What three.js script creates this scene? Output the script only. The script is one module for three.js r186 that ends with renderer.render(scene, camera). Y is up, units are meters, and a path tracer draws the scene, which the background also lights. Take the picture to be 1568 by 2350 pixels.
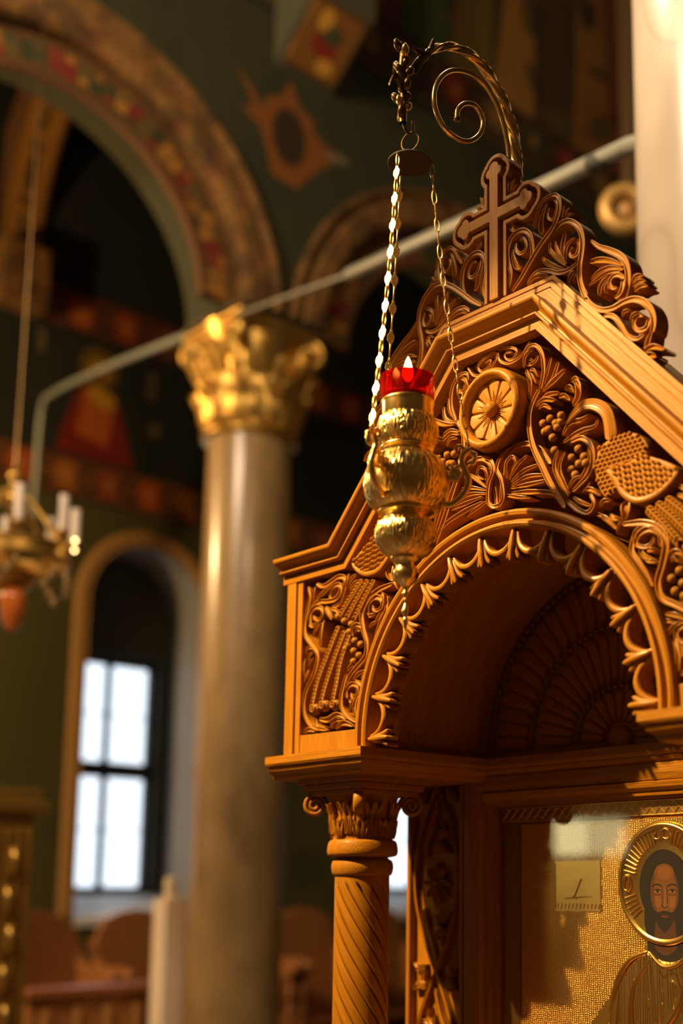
import * as THREE from 'three';
import { mergeGeometries } from 'three/addons/utils/BufferGeometryUtils.js';
import { RoundedBoxGeometry } from 'three/addons/geometries/RoundedBoxGeometry.js';
import { RectAreaLightUniformsLib } from 'three/addons/lights/RectAreaLightUniformsLib.js';

// ------------------------------------------------------------------ camera, sky, lights, exposure
const scene = new THREE.Scene();
const renderer = new THREE.WebGLRenderer({ antialias: true });
renderer.toneMapping = THREE.LinearToneMapping;
renderer.toneMappingExposure = 1.0;
renderer.shadowMap.enabled = true;
renderer.shadowMap.type = THREE.PCFSoftShadowMap;
RectAreaLightUniformsLib.init();

const camera = new THREE.PerspectiveCamera(2 * Math.atan(1571 / 2791) * 180 / Math.PI, 2200 / 3142, 0.05, 80);
camera.position.set(1.376, 1.6, 1.452);
camera.up.set(0, 1, 0);
camera.lookAt(1.376 - 0.68884, 1.6 + 0.164, 1.452 - 0.70612);
camera.setViewOffset(2200, 3142, 0, 0, 1568, 2350);     // a shifted lens: the middle of the picture lies above and beside the lens axis
camera.focus = 2.12;
camera.userData.fStop = 1.05;

scene.background = new THREE.Color().setRGB(0.80, 0.90, 1.0);   // flat bright overcast sky outside the windows
scene.backgroundIntensity = 1.7;

// unseen key lamp, high and to the shrine's own left, placed to light its front
const spotAt = new THREE.Vector3(-1.20, 4.15, 1.93);
const spotTo = new THREE.Vector3(0.15, 1.60, 0);
const keySpot = new THREE.SpotLight(new THREE.Color().setRGB(1.0, 0.62, 0.21), 110, 0, 0.300, 0.2, 2);
keySpot.position.copy(spotAt); keySpot.target.position.copy(spotTo);
keySpot.castShadow = true; keySpot.shadow.radius = 1.3; keySpot.shadow.mapSize.set(2048, 2048); keySpot.shadow.bias = -0.0004;
scene.add(keySpot, keySpot.target);
// unseen nave lamps out of view, placed to light the crest and the marble
const NC = [-1.7, 5.9, 2.9];
const unseenNaveLamps = [[-1.7, 6.14, 3.6], [-2.3, 6.14, 2.55], [-1.1, 6.14, 2.55]];
const NAVE = 23;

// ------------------------------------------------------------------ helpers
let seed = 7;
const rnd = () => { seed = (seed * 1664525 + 1013904223) >>> 0; return seed / 4294967296; };
const V2 = (x, y) => new THREE.Vector2(x, y), V3 = (x, y, z) => new THREE.Vector3(x, y, z);
const lerp = (a, b, t) => a + (b - a) * t;
const taken = {};
const numbered = (n) => { const k = taken[n] = (taken[n] ?? -1) + 1; return k ? `${n}_${String(k).padStart(3, '0')}` : n; };
function add(name, geo, mat, parent) {
  const m = new THREE.Mesh(Array.isArray(geo) ? mergeGeometries(geo.map(plain)) : geo, mat);
  m.name = parent ? name : numbered(name);
  m.castShadow = true; m.receiveShadow = true;
  (parent || scene).add(m);
  return m;
}
function plain(g) {
  let o = g.index ? g.toNonIndexed() : g;
  if (!o.attributes.uv) o.setAttribute('uv', new THREE.BufferAttribute(new Float32Array(o.attributes.position.count * 2), 2));
  for (const k of Object.keys(o.attributes)) if (!['position', 'normal', 'uv'].includes(k)) o.deleteAttribute(k);
  return o;
}
function tag(o, label, category, group, kind) {
  o.userData.label = label; if (category) o.userData.category = category;
  if (group) o.userData.group = group; if (kind) o.userData.kind = kind;
  return o;
}
function thing(name, label, category, pos = [0, 0, 0], group) {
  const g = new THREE.Group(); g.name = numbered(name); g.position.set(...pos); scene.add(g);
  return tag(g, label, category, group);
}
const part = (name, parent) => { const g = new THREE.Group(); g.name = name; parent.add(g); return g; };
const struct = (o) => { o.userData.kind = 'structure'; return o; };
function copy(o, pos, turn = 0, label) { const c = o.clone(); c.name = numbered(o.name.replace(/_\d{3}$/, '')); c.userData = { ...o.userData }; if (label) c.userData.label = label; c.position.set(...pos); c.rotation.y = turn; scene.add(c); return c; }
// uv in metres by the dominant axis of the face; grain runs along v
function boxUV(g, along = 'y') {
  const o = plain(g), p = o.attributes.position, n = o.attributes.normal, uv = o.attributes.uv;
  for (let i = 0; i < p.count; i++) {
    const ax = Math.abs(n.getX(i)), ay = Math.abs(n.getY(i)), az = Math.abs(n.getZ(i));
    let c = az >= ax && az >= ay ? [p.getX(i), p.getY(i)] : ax >= ay ? [p.getZ(i), p.getY(i)] : [p.getX(i), p.getZ(i)];
    if (along === 'x' && !(ax > az && ax > ay)) c = [c[1], c[0]];
    uv.setXY(i, c[0], c[1]);
  }
  return o;
}
const box = (x0, x1, y0, y1, z0, z1, along) => boxUV(new THREE.BoxGeometry(x1 - x0, y1 - y0, z1 - z0).translate((x0 + x1) / 2, (y0 + y1) / 2, (z0 + z1) / 2), along);
const rbox = (x0, x1, y0, y1, z0, z1, r = 0.003, along) => boxUV(new RoundedBoxGeometry(x1 - x0, y1 - y0, z1 - z0, 2, r).translate((x0 + x1) / 2, (y0 + y1) / 2, (z0 + z1) / 2), along);
const lathe = (pts, n = 48) => new THREE.LatheGeometry(pts.map(([r, y]) => V2(r, y)), n);
const smoothProfile = (pts, n = 60) => new THREE.CatmullRomCurve3(pts.map(([r, y]) => V3(r, y, 0)), false, 'catmullrom', 0.5).getPoints(n).map((p) => [Math.max(p.x, 0), p.y]);
const tube = (pts, r, n = 40, k = 8) => new THREE.TubeGeometry(new THREE.CatmullRomCurve3(pts.map((p) => V3(...p))), n, r, k, false);

// strip of quads between two rows of points with crisp edges across and smooth along: rows[i][j], i along, j across
function lofted(rows, uvw = 1, closeAlong = false) {
  const pos = [], nor = [], uv = [], n = rows.length, m = rows[0].length;
  const a = V3(0, 0, 0), b = V3(0, 0, 0), c = V3(0, 0, 0);
  const cum = [0]; for (let j = 1; j < m; j++) cum.push(cum[j - 1] + rows[n >> 1][j].distanceTo(rows[n >> 1][j - 1]));
  const len = [0]; for (let i = 1; i < n; i++) len.push(len[i - 1] + rows[i][m >> 1].distanceTo(rows[i - 1][m >> 1]));
  for (let j = 0; j < m - 1; j++) {
    const norm = [];
    for (let i = 0; i < n; i++) {
      const i0 = Math.max(i - 1, 0), i1 = Math.min(i + 1, n - 1);
      a.subVectors(rows[i1][j], rows[i0][j]).add(b.subVectors(rows[i1][j + 1], rows[i0][j + 1]));
      b.subVectors(rows[i][j + 1], rows[i][j]);
      if (b.lengthSq() < 1e-14) { const k = i ? i - 1 : Math.min(1, n - 1); b.subVectors(rows[k][j + 1], rows[k][j]); }
      c.crossVectors(a, b).normalize(); norm.push(c.clone());
    }
    for (let i = 0; i < n - 1; i++) {
      const q = [[i, j], [i + 1, j], [i + 1, j + 1], [i, j], [i + 1, j + 1], [i, j + 1]];
      for (const k of [0, 1, 2, 3, 4, 5]) {
        const [ii, jj] = q[k], p = rows[ii][jj];
        pos.push(p.x, p.y, p.z); nor.push(norm[ii].x, norm[ii].y, norm[ii].z); uv.push(cum[jj] * uvw, len[ii] * uvw);
      }
    }
  }
  const g = new THREE.BufferGeometry();
  g.setAttribute('position', new THREE.Float32BufferAttribute(pos, 3));
  g.setAttribute('normal', new THREE.Float32BufferAttribute(nor, 3));
  g.setAttribute('uv', new THREE.Float32BufferAttribute(uv, 2));
  return g;
}
const PROFILES = {
  v: [[-1, -1], [-1, 0], [-0.76, 0.05], [-0.6, -0.34], [0, -0.52], [0.6, -0.34], [0.76, 0.05], [1, 0], [1, -1]],     // stem: two raised lips and a gouged channel
  l: [[-1, -1], [-1, 0], [-0.78, 0.05], [-0.6, -0.5], [0, -0.85], [0.6, -0.5], [0.78, 0.05], [1, 0], [1, -1]],   // hollowed lobe with a thin lip
  r: [[-1, -1], [-0.95, -0.25], [-0.6, 0.05], [0, 0.2], [0.6, 0.05], [0.95, -0.25], [1, -1]],                        // rounded
  n: [[-1, -1], [-0.95, -0.15], [-0.7, 0.04], [-0.6, -0.08], [-0.3, 0.16], [-0.18, 0.04], [0.1, 0.2], [0.22, 0.06], [0.5, 0.12], [0.62, -0.05], [0.8, 0.0], [0.97, -0.2], [1, -1]],  // combed
  b: [[-1, -1], [-0.8, -0.1], [0, 0.35], [0.8, -0.1], [1, -1]],                                                       // feather barb
};
// a carved strand along pts (x, y in metres) with widths in metres; map() bends it onto another surface
function strand(pts, widths, { profile = 'l', depth = 0.022, z = 0, bow = 0.003, step = 0.0045, round = true, map = null, relief = 1 } = {}) {
  const curve = new THREE.CatmullRomCurve3(pts.map(([x, y]) => V3(x, y, 0)), false, 'centripetal');
  const L = curve.getLength(), n = Math.max(6, Math.min(60, Math.round(L / step))), prof = PROFILES[profile];
  const rows = [];
  for (let i = 0; i <= n; i++) {
    const t = i / n, p = curve.getPointAt(t), d = curve.getTangentAt(t);
    const f = t * (widths.length - 1), k = Math.min(Math.floor(f), widths.length - 2);
    let w = widths.length > 1 ? lerp(widths[k], widths[k + 1], f - k) : widths[0];
    let h = w / 2;
    if (round) { const s = Math.min(t, 1 - t) * L; if (s < h) h = Math.max(Math.sqrt(Math.max(h * h - (h - s) * (h - s), 0)), 0.0002); }
    const zz = z + bow * Math.sin(Math.PI * t), tall = Math.min(w, 0.013);
    rows.push(prof.map(([u, v]) => {
      const x = p.x - d.y * h * u, y = p.y + d.x * h * u, q = v <= -1 ? z - depth : zz + v * tall * 0.62 * relief * Math.min(1, h / (w / 2) + 0.15);
      return map ? map(x, y, q) : V3(x, y, q);
    }));
  }
  return lofted(rows);
}
// sweep a profile [[n, h], ...] along a polyline in a plane; n is measured to the left of the direction of travel; at(a, b, h) gives the point
function sweep(path, profile, at, closed = false) {
  const N = path.length, rows = [];
  for (let i = 0; i < N; i++) {
    const p = path[i], prev = path[closed ? (i - 1 + N) % N : Math.max(i - 1, 0)], next = path[closed ? (i + 1) % N : Math.min(i + 1, N - 1)];
    let d0 = [p[0] - prev[0], p[1] - prev[1]], d1 = [next[0] - p[0], next[1] - p[1]];
    const l0 = Math.hypot(...d0), l1 = Math.hypot(...d1);
    if (l0 < 1e-9) d0 = d1; if (l1 < 1e-9) d1 = d0;
    const m0 = Math.hypot(...d0), m1 = Math.hypot(...d1);
    const n0 = [-d0[1] / m0, d0[0] / m0], n1 = [-d1[1] / m1, d1[0] / m1];
    const s = 1 / (1 + n0[0] * n1[0] + n0[1] * n1[1]);
    const nx = (n0[0] + n1[0]) * s, ny = (n0[1] + n1[1]) * s;
    rows.push(profile.map(([n, h]) => at(p[0] + nx * n, p[1] + ny * n, h)));
  }
  if (closed) rows.push(rows[0].map((v) => v.clone()));
  return rows;
}
// hard corners: one loft per straight piece
const sweepHard = (path, profile, at, closed = false) => { const r = sweep(path, profile, at, closed), out = []; for (let i = 0; i < r.length - 1; i++) out.push(lofted([r[i], r[i + 1]])); return out; };
const arcPath = (cx, cy, r, a0, a1, n) => Array.from({ length: n + 1 }, (_, i) => { const a = lerp(a0, a1, i / n); return [cx + r * Math.cos(a), cy + r * Math.sin(a)]; });
// outline polygons of a signed distance field (negative inside) by marching squares
function outline(f, x0, x1, y0, y1, c) {
  const segs = new Map(), nx = Math.ceil((x1 - x0) / c), ny = Math.ceil((y1 - y0) / c);
  const F = []; for (let j = 0; j <= ny; j++) { F.push([]); for (let i = 0; i <= nx; i++) F[j].push(f(x0 + i * c, y0 + j * c) || 1e-9); }
  for (let j = 0; j < ny; j++) for (let i = 0; i < nx; i++) {
    const v = [F[j][i], F[j][i + 1], F[j + 1][i + 1], F[j + 1][i]], P = [[0, 0], [1, 0], [1, 1], [0, 1]], ins = [], outs = [];
    for (let k = 0; k < 4; k++) {
      const a = v[k], b = v[(k + 1) % 4]; if ((a < 0) === (b < 0)) continue;
      const t = a / (a - b), A = P[k], B = P[(k + 1) % 4], q = [x0 + (i + lerp(A[0], B[0], t)) * c, y0 + (j + lerp(A[1], B[1], t)) * c];
      q.id = k === 0 ? `h${i},${j}` : k === 2 ? `h${i},${j + 1}` : k === 3 ? `v${i},${j}` : `v${i + 1},${j}`;
      (a < 0 ? outs : ins).push(q);
    }
    for (let k = 0; k < ins.length; k++) segs.set(outs[k].id, [outs[k], ins[k]]);
  }
  const loops = [];
  while (segs.size) {
    let [k, s] = segs.entries().next().value; const loop = [];
    while (s) { segs.delete(k); loop.push(V2(...s[0])); k = s[1].id; s = segs.get(k); }
    if (loop.length > 5) loops.push(loop);
  }
  return loops;
}
const extrude = (shape, depth, bevel = 0, z = 0, curveSegments = 12) => new THREE.ExtrudeGeometry(shape, { depth, bevelEnabled: bevel > 0, bevelThickness: bevel, bevelSize: bevel, bevelOffset: -bevel, bevelSegments: 2, curveSegments }).translate(0, 0, z);

// ------------------------------------------------------------------ textures
function valueNoise(s) {
  const h = (x, y) => { let n = (x * 374761393 + y * 668265263 + s * 974711) | 0; n = Math.imul(n ^ (n >>> 13), 1274126177); return ((n ^ (n >>> 16)) >>> 0) / 4294967296; };
  return (x, y, px, py) => { const X = Math.floor(x), Y = Math.floor(y), u = x - X, v = y - Y, a = u * u * (3 - 2 * u), b = v * v * (3 - 2 * v), m = (q, p) => ((q % p) + p) % p;
    const x0 = m(X, px), x1 = m(X + 1, px), y0 = m(Y, py), y1 = m(Y + 1, py);
    return lerp(lerp(h(x0, y0), h(x1, y0), a), lerp(h(x0, y1), h(x1, y1), a), b); };
}
function dataTex(w, h, f, srgb, rx = 1, ry = 1) {
  const d = new Uint8Array(w * h * 4);
  for (let y = 0; y < h; y++) for (let x = 0; x < w; x++) { const c = f(x / w, y / h), i = (y * w + x) * 4; d[i] = c[0]; d[i + 1] = c[1]; d[i + 2] = c[2]; d[i + 3] = 255; }
  const t = new THREE.DataTexture(d, w, h, THREE.RGBAFormat); t.wrapS = t.wrapT = THREE.RepeatWrapping; t.magFilter = THREE.LinearFilter; t.minFilter = THREE.LinearFilter;
  if (srgb) t.colorSpace = THREE.SRGBColorSpace; t.repeat.set(rx, ry); t.needsUpdate = true; return t;
}
const nA = valueNoise(3), nB = valueNoise(11), nC = valueNoise(29);
const grain = (u, v) => 0.5 * nA(u * 60, v * 4, 60, 4) + 0.3 * nB(u * 160, v * 10, 160, 10) + 0.2 * nC(u * 12, v * 3, 12, 3);
const woodMap = dataTex(512, 512, (u, v) => { const g = grain(u, v), k = 0.80 + 0.2 * g; return [255 * k, 250 * k * (0.96 + 0.04 * g), 240 * k * (0.92 + 0.08 * g)]; }, true, 5, 5);
const woodBump = dataTex(512, 512, (u, v) => { const g = grain(u, v) * 255; return [g, g, g]; }, false, 5, 5);
const plasterBump = dataTex(256, 256, (u, v) => { const g = (0.6 * nA(u * 40, v * 40, 40, 40) + 0.4 * nB(u * 120, v * 120, 120, 120)) * 255; return [g, g, g]; }, false);
const mottle = dataTex(256, 256, (u, v) => { const k = 0.45 + 0.4 * nA(u * 9, v * 9, 9, 9) + 0.25 * nB(u * 30, v * 30, 30, 30); return [255 * Math.min(1, k), 250 * Math.min(1, k * (0.9 + 0.15 * nC(u * 12, v * 12, 12, 12))), 235 * Math.min(1, k)]; }, true);
const marbleMap = dataTex(512, 512, (u, v) => {
  const w = nA(u * 4, v * 4, 4, 4) + 0.5 * nB(u * 9, v * 9, 9, 9), s = Math.abs(Math.sin((u * 2 + v * 3 + w * 0.9) * Math.PI)), vein = Math.pow(1 - s, 9) * 0.08, c = 0.9 + 0.1 * nC(u * 14, v * 14, 14, 14) - vein;
  return [250 * c, 240 * c * (1 - vein * 0.2), 226 * c * (1 - vein * 0.35)];
}, true, 1, 0.5);
function canvasTex(w, h, draw, srgb = true) {
  const c = document.createElement('canvas'); c.width = w; c.height = h; draw(c.getContext('2d'), w, h);
  const t = new THREE.CanvasTexture(c); if (srgb) t.colorSpace = THREE.SRGBColorSpace; t.wrapS = t.wrapT = THREE.RepeatWrapping; t.anisotropy = 4; return t;
}
// chased foliage for gilded metal
const chaseBump = canvasTex(2048, 512, (c, w, h) => {
  c.fillStyle = '#707070'; c.fillRect(0, 0, w, h); c.lineCap = 'round';
  const n = 12, pw = w / n;
  for (let k = 0; k < n; k++) {
    const cx = (k + 0.5) * pw, cy = h / 2, up = k % 2 ? 1 : -1;
    c.lineWidth = 12; c.strokeStyle = '#101010'; c.beginPath(); c.ellipse(cx, cy, pw * 0.40, h * 0.36, 0, 0, 7); c.stroke();
    c.lineWidth = 9; c.strokeStyle = '#f4f4f4'; c.beginPath(); c.ellipse(cx, cy, pw * 0.34, h * 0.31, 0, 0, 7); c.stroke();
    for (let r = 0; r < 9; r++) {
      const a = up * (Math.PI / 2 + (r - 4) * 0.36), L = (r % 2 ? 0.25 : 0.30) * h;
      c.strokeStyle = r % 2 ? '#f8f8f8' : '#161616'; c.lineWidth = r % 2 ? 13 : 7;
      c.beginPath(); c.moveTo(cx, cy + up * 70); c.quadraticCurveTo(cx + Math.cos(a) * 24, cy + 20 * up, cx + Math.cos(a) * pw * 0.36, cy + up * 50 - Math.sin(a) * L); c.stroke();
    }
    c.lineWidth = 8; for (const [dx, dy, s] of [[0.5, -0.28, 1], [0.5, 0.22, -1], [0.5, 0, 1]]) { c.strokeStyle = '#f0f0f0'; c.beginPath(); for (let t = 0; t < 40; t++) { const a = t * 0.28 * s, R = 4 + t * 0.75; c[t ? 'lineTo' : 'moveTo'](cx + dx * pw + R * Math.cos(a), cy + dy * h + R * Math.sin(a)); } c.stroke(); }
    for (let i = 0; i < 70; i++) { c.fillStyle = rnd() < 0.5 ? '#ffffff' : '#0c0c0c'; c.beginPath(); c.arc(cx + (rnd() - 0.5) * pw, rnd() * h, 3 + 3 * rnd(), 0, 7); c.fill(); }
  }
  for (let k = 0; k < 90; k++) { c.fillStyle = '#ffffff'; c.beginPath(); c.arc(k * w / 90, 26, 8, 0, 7); c.fill(); c.beginPath(); c.arc(k * w / 90, h - 26, 8, 0, 7); c.fill(); }
}, false);

// ------------------------------------------------------------------ materials
const rgb = (r, g, b) => new THREE.Color().setRGB(r, g, b);
const std = (c, roughness, o = {}) => new THREE.MeshStandardMaterial({ color: c, roughness, ...o });
const M = {};
M.wood = new THREE.MeshPhysicalMaterial({ color: rgb(0.42, 0.190, 0.0125), roughness: 0.48, specularIntensity: 0.35, map: woodMap, bumpMap: woodBump, bumpScale: 0.0005, clearcoat: 0.12, clearcoatRoughness: 0.25 });
M.stall = std(rgb(0.46, 0.20, 0.06), 0.5, { map: woodMap });
M.gold = std(rgb(1.0, 0.73, 0.28), 0.25, { metalness: 1 });
M.goldChased = std(rgb(0.95, 0.66, 0.24), 0.2, { metalness: 1, bumpMap: chaseBump, bumpScale: 0.0035 });
M.brass = std(rgb(0.85, 0.58, 0.22), 0.26, { metalness: 1 });
M.bronze = std(rgb(0.20, 0.125, 0.05), 0.36, { metalness: 1 });
M.marble = new THREE.MeshPhysicalMaterial({ color: rgb(0.90, 0.82, 0.70), roughness: 0.28, map: marbleMap, clearcoat: 0.3, clearcoatRoughness: 0.15 });
M.honey = new THREE.MeshPhysicalMaterial({ color: rgb(0.42, 0.30, 0.14), roughness: 0.3, map: marbleMap, clearcoat: 0.3, clearcoatRoughness: 0.15 });
M.gilt = std(rgb(0.62, 0.38, 0.085), 0.34, { metalness: 0.85 });
M.plaster = std(rgb(0.10, 0.105, 0.06), 0.9, { bumpMap: plasterBump, bumpScale: 0.002 });
M.ochre = std(rgb(0.30, 0.155, 0.034), 0.85, { map: mottle });
M.redGlass = new THREE.MeshPhysicalMaterial({ color: rgb(0.85, 0.02, 0.01), roughness: 0.06, transmission: 0.92, thickness: 0.003, ior: 1.5, attenuationColor: rgb(0.9, 0.02, 0.01), attenuationDistance: 0.004 });
M.black = std(rgb(0.02, 0.018, 0.015), 0.5);
M.pane = new THREE.MeshPhysicalMaterial({ color: rgb(1, 1, 1), roughness: 0.02, transmission: 1, thickness: 0, ior: 1.5 });
// ------------------------------------------------------------------ the church round it
const OUT = { x0: -9.4, x1: 5.2, z0: -13, z1: 8.5, top: 10.6 };
const XF = -4.27, XB = -4.81, XW = -8.6;          // near and far face of the arcade wall, inner face of the side wall
const floorMat = std(rgb(0.16, 0.10, 0.06), 0.35, { bumpMap: plasterBump, bumpScale: 0.001 });
struct(add('floor', box(OUT.x0, OUT.x1, -0.2, 0, OUT.z0, OUT.z1), floorMat));
struct(add('ceiling', box(OUT.x0, OUT.x1, OUT.top, OUT.top + 0.3, OUT.z0, OUT.z1), std(rgb(0.07, 0.075, 0.05), 0.9)));
struct(add('wall_right', box(OUT.x1, OUT.x1 + 0.3, 0, OUT.top, OUT.z0, OUT.z1), std(rgb(0.07, 0.045, 0.02), 0.9)));
struct(add('wall_back', box(OUT.x0, OUT.x1, 0, OUT.top, OUT.z0 - 0.3, OUT.z0), std(rgb(0.11, 0.08, 0.04), 0.9)));
struct(add('wall_front', box(OUT.x0, OUT.x1, 0, OUT.top, OUT.z1, OUT.z1 + 0.3), std(rgb(0.07, 0.045, 0.02), 0.9)));

// painted decoration (flat print): s runs along the wall to the right, metres times 100
const blot = (c, n, x0, y0, w, h, cols, r0, r1) => { for (let i = 0; i < n; i++) { c.fillStyle = cols[Math.floor(rnd() * cols.length)]; c.beginPath(); c.ellipse(x0 + rnd() * w, y0 + rnd() * h, lerp(r0, r1, rnd()), lerp(r0, r1, rnd()) * 0.8, rnd() * 3, 0, 7); c.fill(); } };
function rosetteBand(c, x0, x1, y0, y1, base, inks, step) {
  c.fillStyle = base; c.fillRect(x0, y0, x1 - x0, y1 - y0);
  c.fillStyle = '#2a1808'; c.fillRect(x0, y0, x1 - x0, 3); c.fillRect(x0, y1 - 3, x1 - x0, 3);
  const m = (y0 + y1) / 2, h = y1 - y0;
  for (let x = x0, k = 0; x < x1; x += step, k++) {
    c.fillStyle = inks[k % inks.length]; c.beginPath(); c.ellipse(x, m, step * 0.30, h * 0.33, 0, 0, 7); c.fill();
    c.fillStyle = '#c88a3a'; c.beginPath(); c.arc(x, m, h * 0.10, 0, 7); c.fill();
    c.strokeStyle = '#1c2414'; c.lineWidth = 3; c.beginPath(); c.arc(x + step / 2, m, h * 0.26, 0.4, 5.2); c.stroke();
  }
}
// side wall: two painted bands and a robed figure between them
const sideTex = canvasTex(2000, 1060, (c, w, h) => {
  const Y = (y) => (OUT.top - y) * 100, X = (s) => s * 100 + 0;   // 20 m long, s from 0
  c.fillStyle = '#23291d'; c.fillRect(0, 0, w, h);
  blot(c, 500, 0, 0, w, h, ['rgba(60,70,40,0.12)', 'rgba(20,28,20,0.14)', 'rgba(80,66,30,0.10)'], 8, 40);
  c.fillStyle = '#5a5628'; c.fillRect(0, Y(5.05), w, 505);
  blot(c, 300, 0, Y(5.0), w, 500, ['rgba(90,80,34,0.16)', 'rgba(40,44,24,0.18)'], 6, 26);
  rosetteBand(c, 0, w, Y(7.05), Y(6.62), '#6e3616', ['#c4601e', '#b04c1c', '#86581e'], 46);
  rosetteBand(c, 0, w, Y(5.46), Y(5.05), '#7e4818', ['#cc5e1e', '#ba7020', '#a0461c'], 42);
  for (const s of [2.1, 5.72, 9.6, 13.4, 16.6]) {   // seated robed figures with haloes
    const x = X(s), b = Y(5.47);
    c.fillStyle = '#7a5a10'; c.beginPath(); c.arc(x, b - 88, 20, 0, 7); c.fill();
    c.fillStyle = '#c79a1c'; c.beginPath(); c.arc(x, b - 86, 11, 0, 7); c.fill();
    c.fillStyle = '#8a4a1e'; c.beginPath(); c.ellipse(x, b - 82, 5, 8, 0, 0, 7); c.fill();
    c.fillStyle = '#8c1f0c'; c.beginPath(); c.moveTo(x - 18, b - 66); c.quadraticCurveTo(x - 34, b - 30, x - 38, b); c.lineTo(x + 40, b); c.quadraticCurveTo(x + 30, b - 34, x + 18, b - 66); c.fill();
    c.fillStyle = '#c8640f'; c.beginPath(); c.moveTo(x - 14, b - 68); c.lineTo(x - 20, b - 20); c.lineTo(x + 12, b - 14); c.lineTo(x + 18, b - 66); c.fill();
    c.fillStyle = '#d8a020'; c.beginPath(); c.ellipse(x + 4, b - 60, 15, 9, 0.4, 0, 7); c.fill();
    c.fillStyle = '#7c6a50'; c.fillRect(x - 60, b - 108, 6, 22); c.fillRect(x + 52, b - 100, 6, 26); c.beginPath(); c.arc(x + 60, b - 44, 6, 0, 7); c.fill();
  }
});
sideTex.repeat.set(1 / 20, 1 / OUT.top);
const WIN = [-7.9, -4.35, -0.8];                      // z of the middles of the window niches
const S = (z) => 2 - z;                                            // place along the wall from its near end (metres)
{
  // wall with arched niches; every niche has its own back wall with the window in it
  const s = new THREE.Shape(); s.moveTo(S(OUT.z1), 0); s.lineTo(S(OUT.z0), 0); s.lineTo(S(OUT.z0), OUT.top); s.lineTo(S(OUT.z1), OUT.top); s.lineTo(S(OUT.z1), 0);
  for (const z of WIN) { const c = S(z), r = 0.60, p = new THREE.Path(); p.moveTo(c - r, 1.30); p.lineTo(c - r, 4.15); p.absarc(c, 4.15, r, Math.PI, 0, true); p.lineTo(c + r, 1.30); p.lineTo(c - r, 1.30); s.holes.push(p); }
  const g = new THREE.ExtrudeGeometry(s, { depth: 0.55, bevelEnabled: false, curveSegments: 24 });
  g.translate(-2, 0, 0).rotateY(Math.PI / 2).translate(XW - 0.55, 0, 0);
  const uv = g.attributes.uv, p = g.attributes.position; for (let i = 0; i < uv.count; i++) uv.setXY(i, 2 - p.getZ(i) + 0.0, p.getY(i));
  const wall = struct(add('wall_left', g, std(rgb(0.8, 0.8, 0.8), 0.92, { map: sideTex, bumpMap: plasterBump, bumpScale: 0.003 })));
  // outer skin of the wall with the window openings
  const o = new THREE.Shape(); o.moveTo(S(OUT.z1), 0); o.lineTo(S(OUT.z0), 0); o.lineTo(S(OUT.z0), OUT.top); o.lineTo(S(OUT.z1), OUT.top); o.lineTo(S(OUT.z1), 0);
  for (const z of WIN) { const c = S(z), q = new THREE.Path(); q.moveTo(c - 0.46, 1.50); q.lineTo(c - 0.46, 3.78); q.lineTo(c + 0.46, 3.78); q.lineTo(c + 0.46, 1.50); q.lineTo(c - 0.46, 1.50); o.holes.push(q); }
  const og = new THREE.ExtrudeGeometry(o, { depth: 0.22, bevelEnabled: false }).translate(-2, 0, 0).rotateY(Math.PI / 2).translate(XW - 0.55 - 0.22, 0, 0);
  add('wall_skin', og, std(rgb(0.06, 0.065, 0.045), 0.9), wall);
  const border = std(rgb(0.46, 0.25, 0.07), 0.85), reveal = std(rgb(0.30, 0.29, 0.26), 0.85), sillMat = std(rgb(0.88, 0.88, 0.88), 0.5);
  for (const z of WIN) {
    const path = [[z + 0.60, 1.34], [z + 0.60, 4.15], ...arcPath(z, 4.15, 0.60, 0, Math.PI, 28).slice(1, -1), [z - 0.60, 4.15], [z - 0.60, 1.34]].map(([a, b]) => [-a, b]);
    add('niche_border', lofted(sweep(path, [[0.005, 0], [0.005, 0.02], [0.02, 0.03], [0.045, 0.018], [0.06, 0.034], [0.12, 0.034], [0.145, 0.02], [0.15, 0]], (a, b, h) => V3(XW + h, b, -a))), border, wall);
    add('niche_reveal', lofted(sweep(path, [[-0.004, -0.54], [-0.004, -0.002]], (a, b, h) => V3(XW + h, b, -a))), reveal, wall);
    add('niche_sill', extrude(new THREE.Shape([V2(-0.56, 1.26), V2(0.03, 1.26), V2(0.03, 1.335), V2(0.0, 1.345), V2(-0.56, 1.525)]), 1.19, 0, -0.595).translate(XW, 0, z), sillMat, wall);
  }
}
// windows: iron frame, two tall sashes of two panes each, halved by a thin glazing bar
const iron = std(rgb(0.02, 0.022, 0.03), 0.5);
WIN.forEach((z, k) => {
  const w = new THREE.Group(); w.name = `window_${k + 1}`; w.userData.kind = 'structure'; w.position.set(XW - 0.66, 0, z); scene.add(w);
  add('window_frame', [box(-0.03, 0.03, 1.50, 1.60, -0.46, 0.46), box(-0.03, 0.03, 3.71, 3.78, -0.46, 0.46), box(-0.03, 0.03, 2.625, 2.775, -0.46, 0.46), box(-0.03, 0.03, 1.5, 3.78, -0.46, -0.405), box(-0.03, 0.03, 1.5, 3.78, 0.405, 0.46)], iron, w);
  for (const zz of [0.02]) add('mullion', box(-0.025, 0.025, 1.6, 3.71, zz - 0.030, zz + 0.030), iron, w);
  for (const y of [2.13, 3.23]) add('glazing_bar', box(-0.012, 0.012, y - 0.006, y + 0.006, -0.40, 0.40), iron, w);
  for (const [z0, z1] of [[-0.405, -0.010], [0.050, 0.405]]) for (const [y0, y1] of [[1.6, 2.625], [2.775, 3.71]]) add('pane', new THREE.PlaneGeometry(z1 - z0, y1 - y0).rotateY(Math.PI / 2).translate(0, (y0 + y1) / 2, (z0 + z1) / 2), M.pane, w);
});
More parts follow.
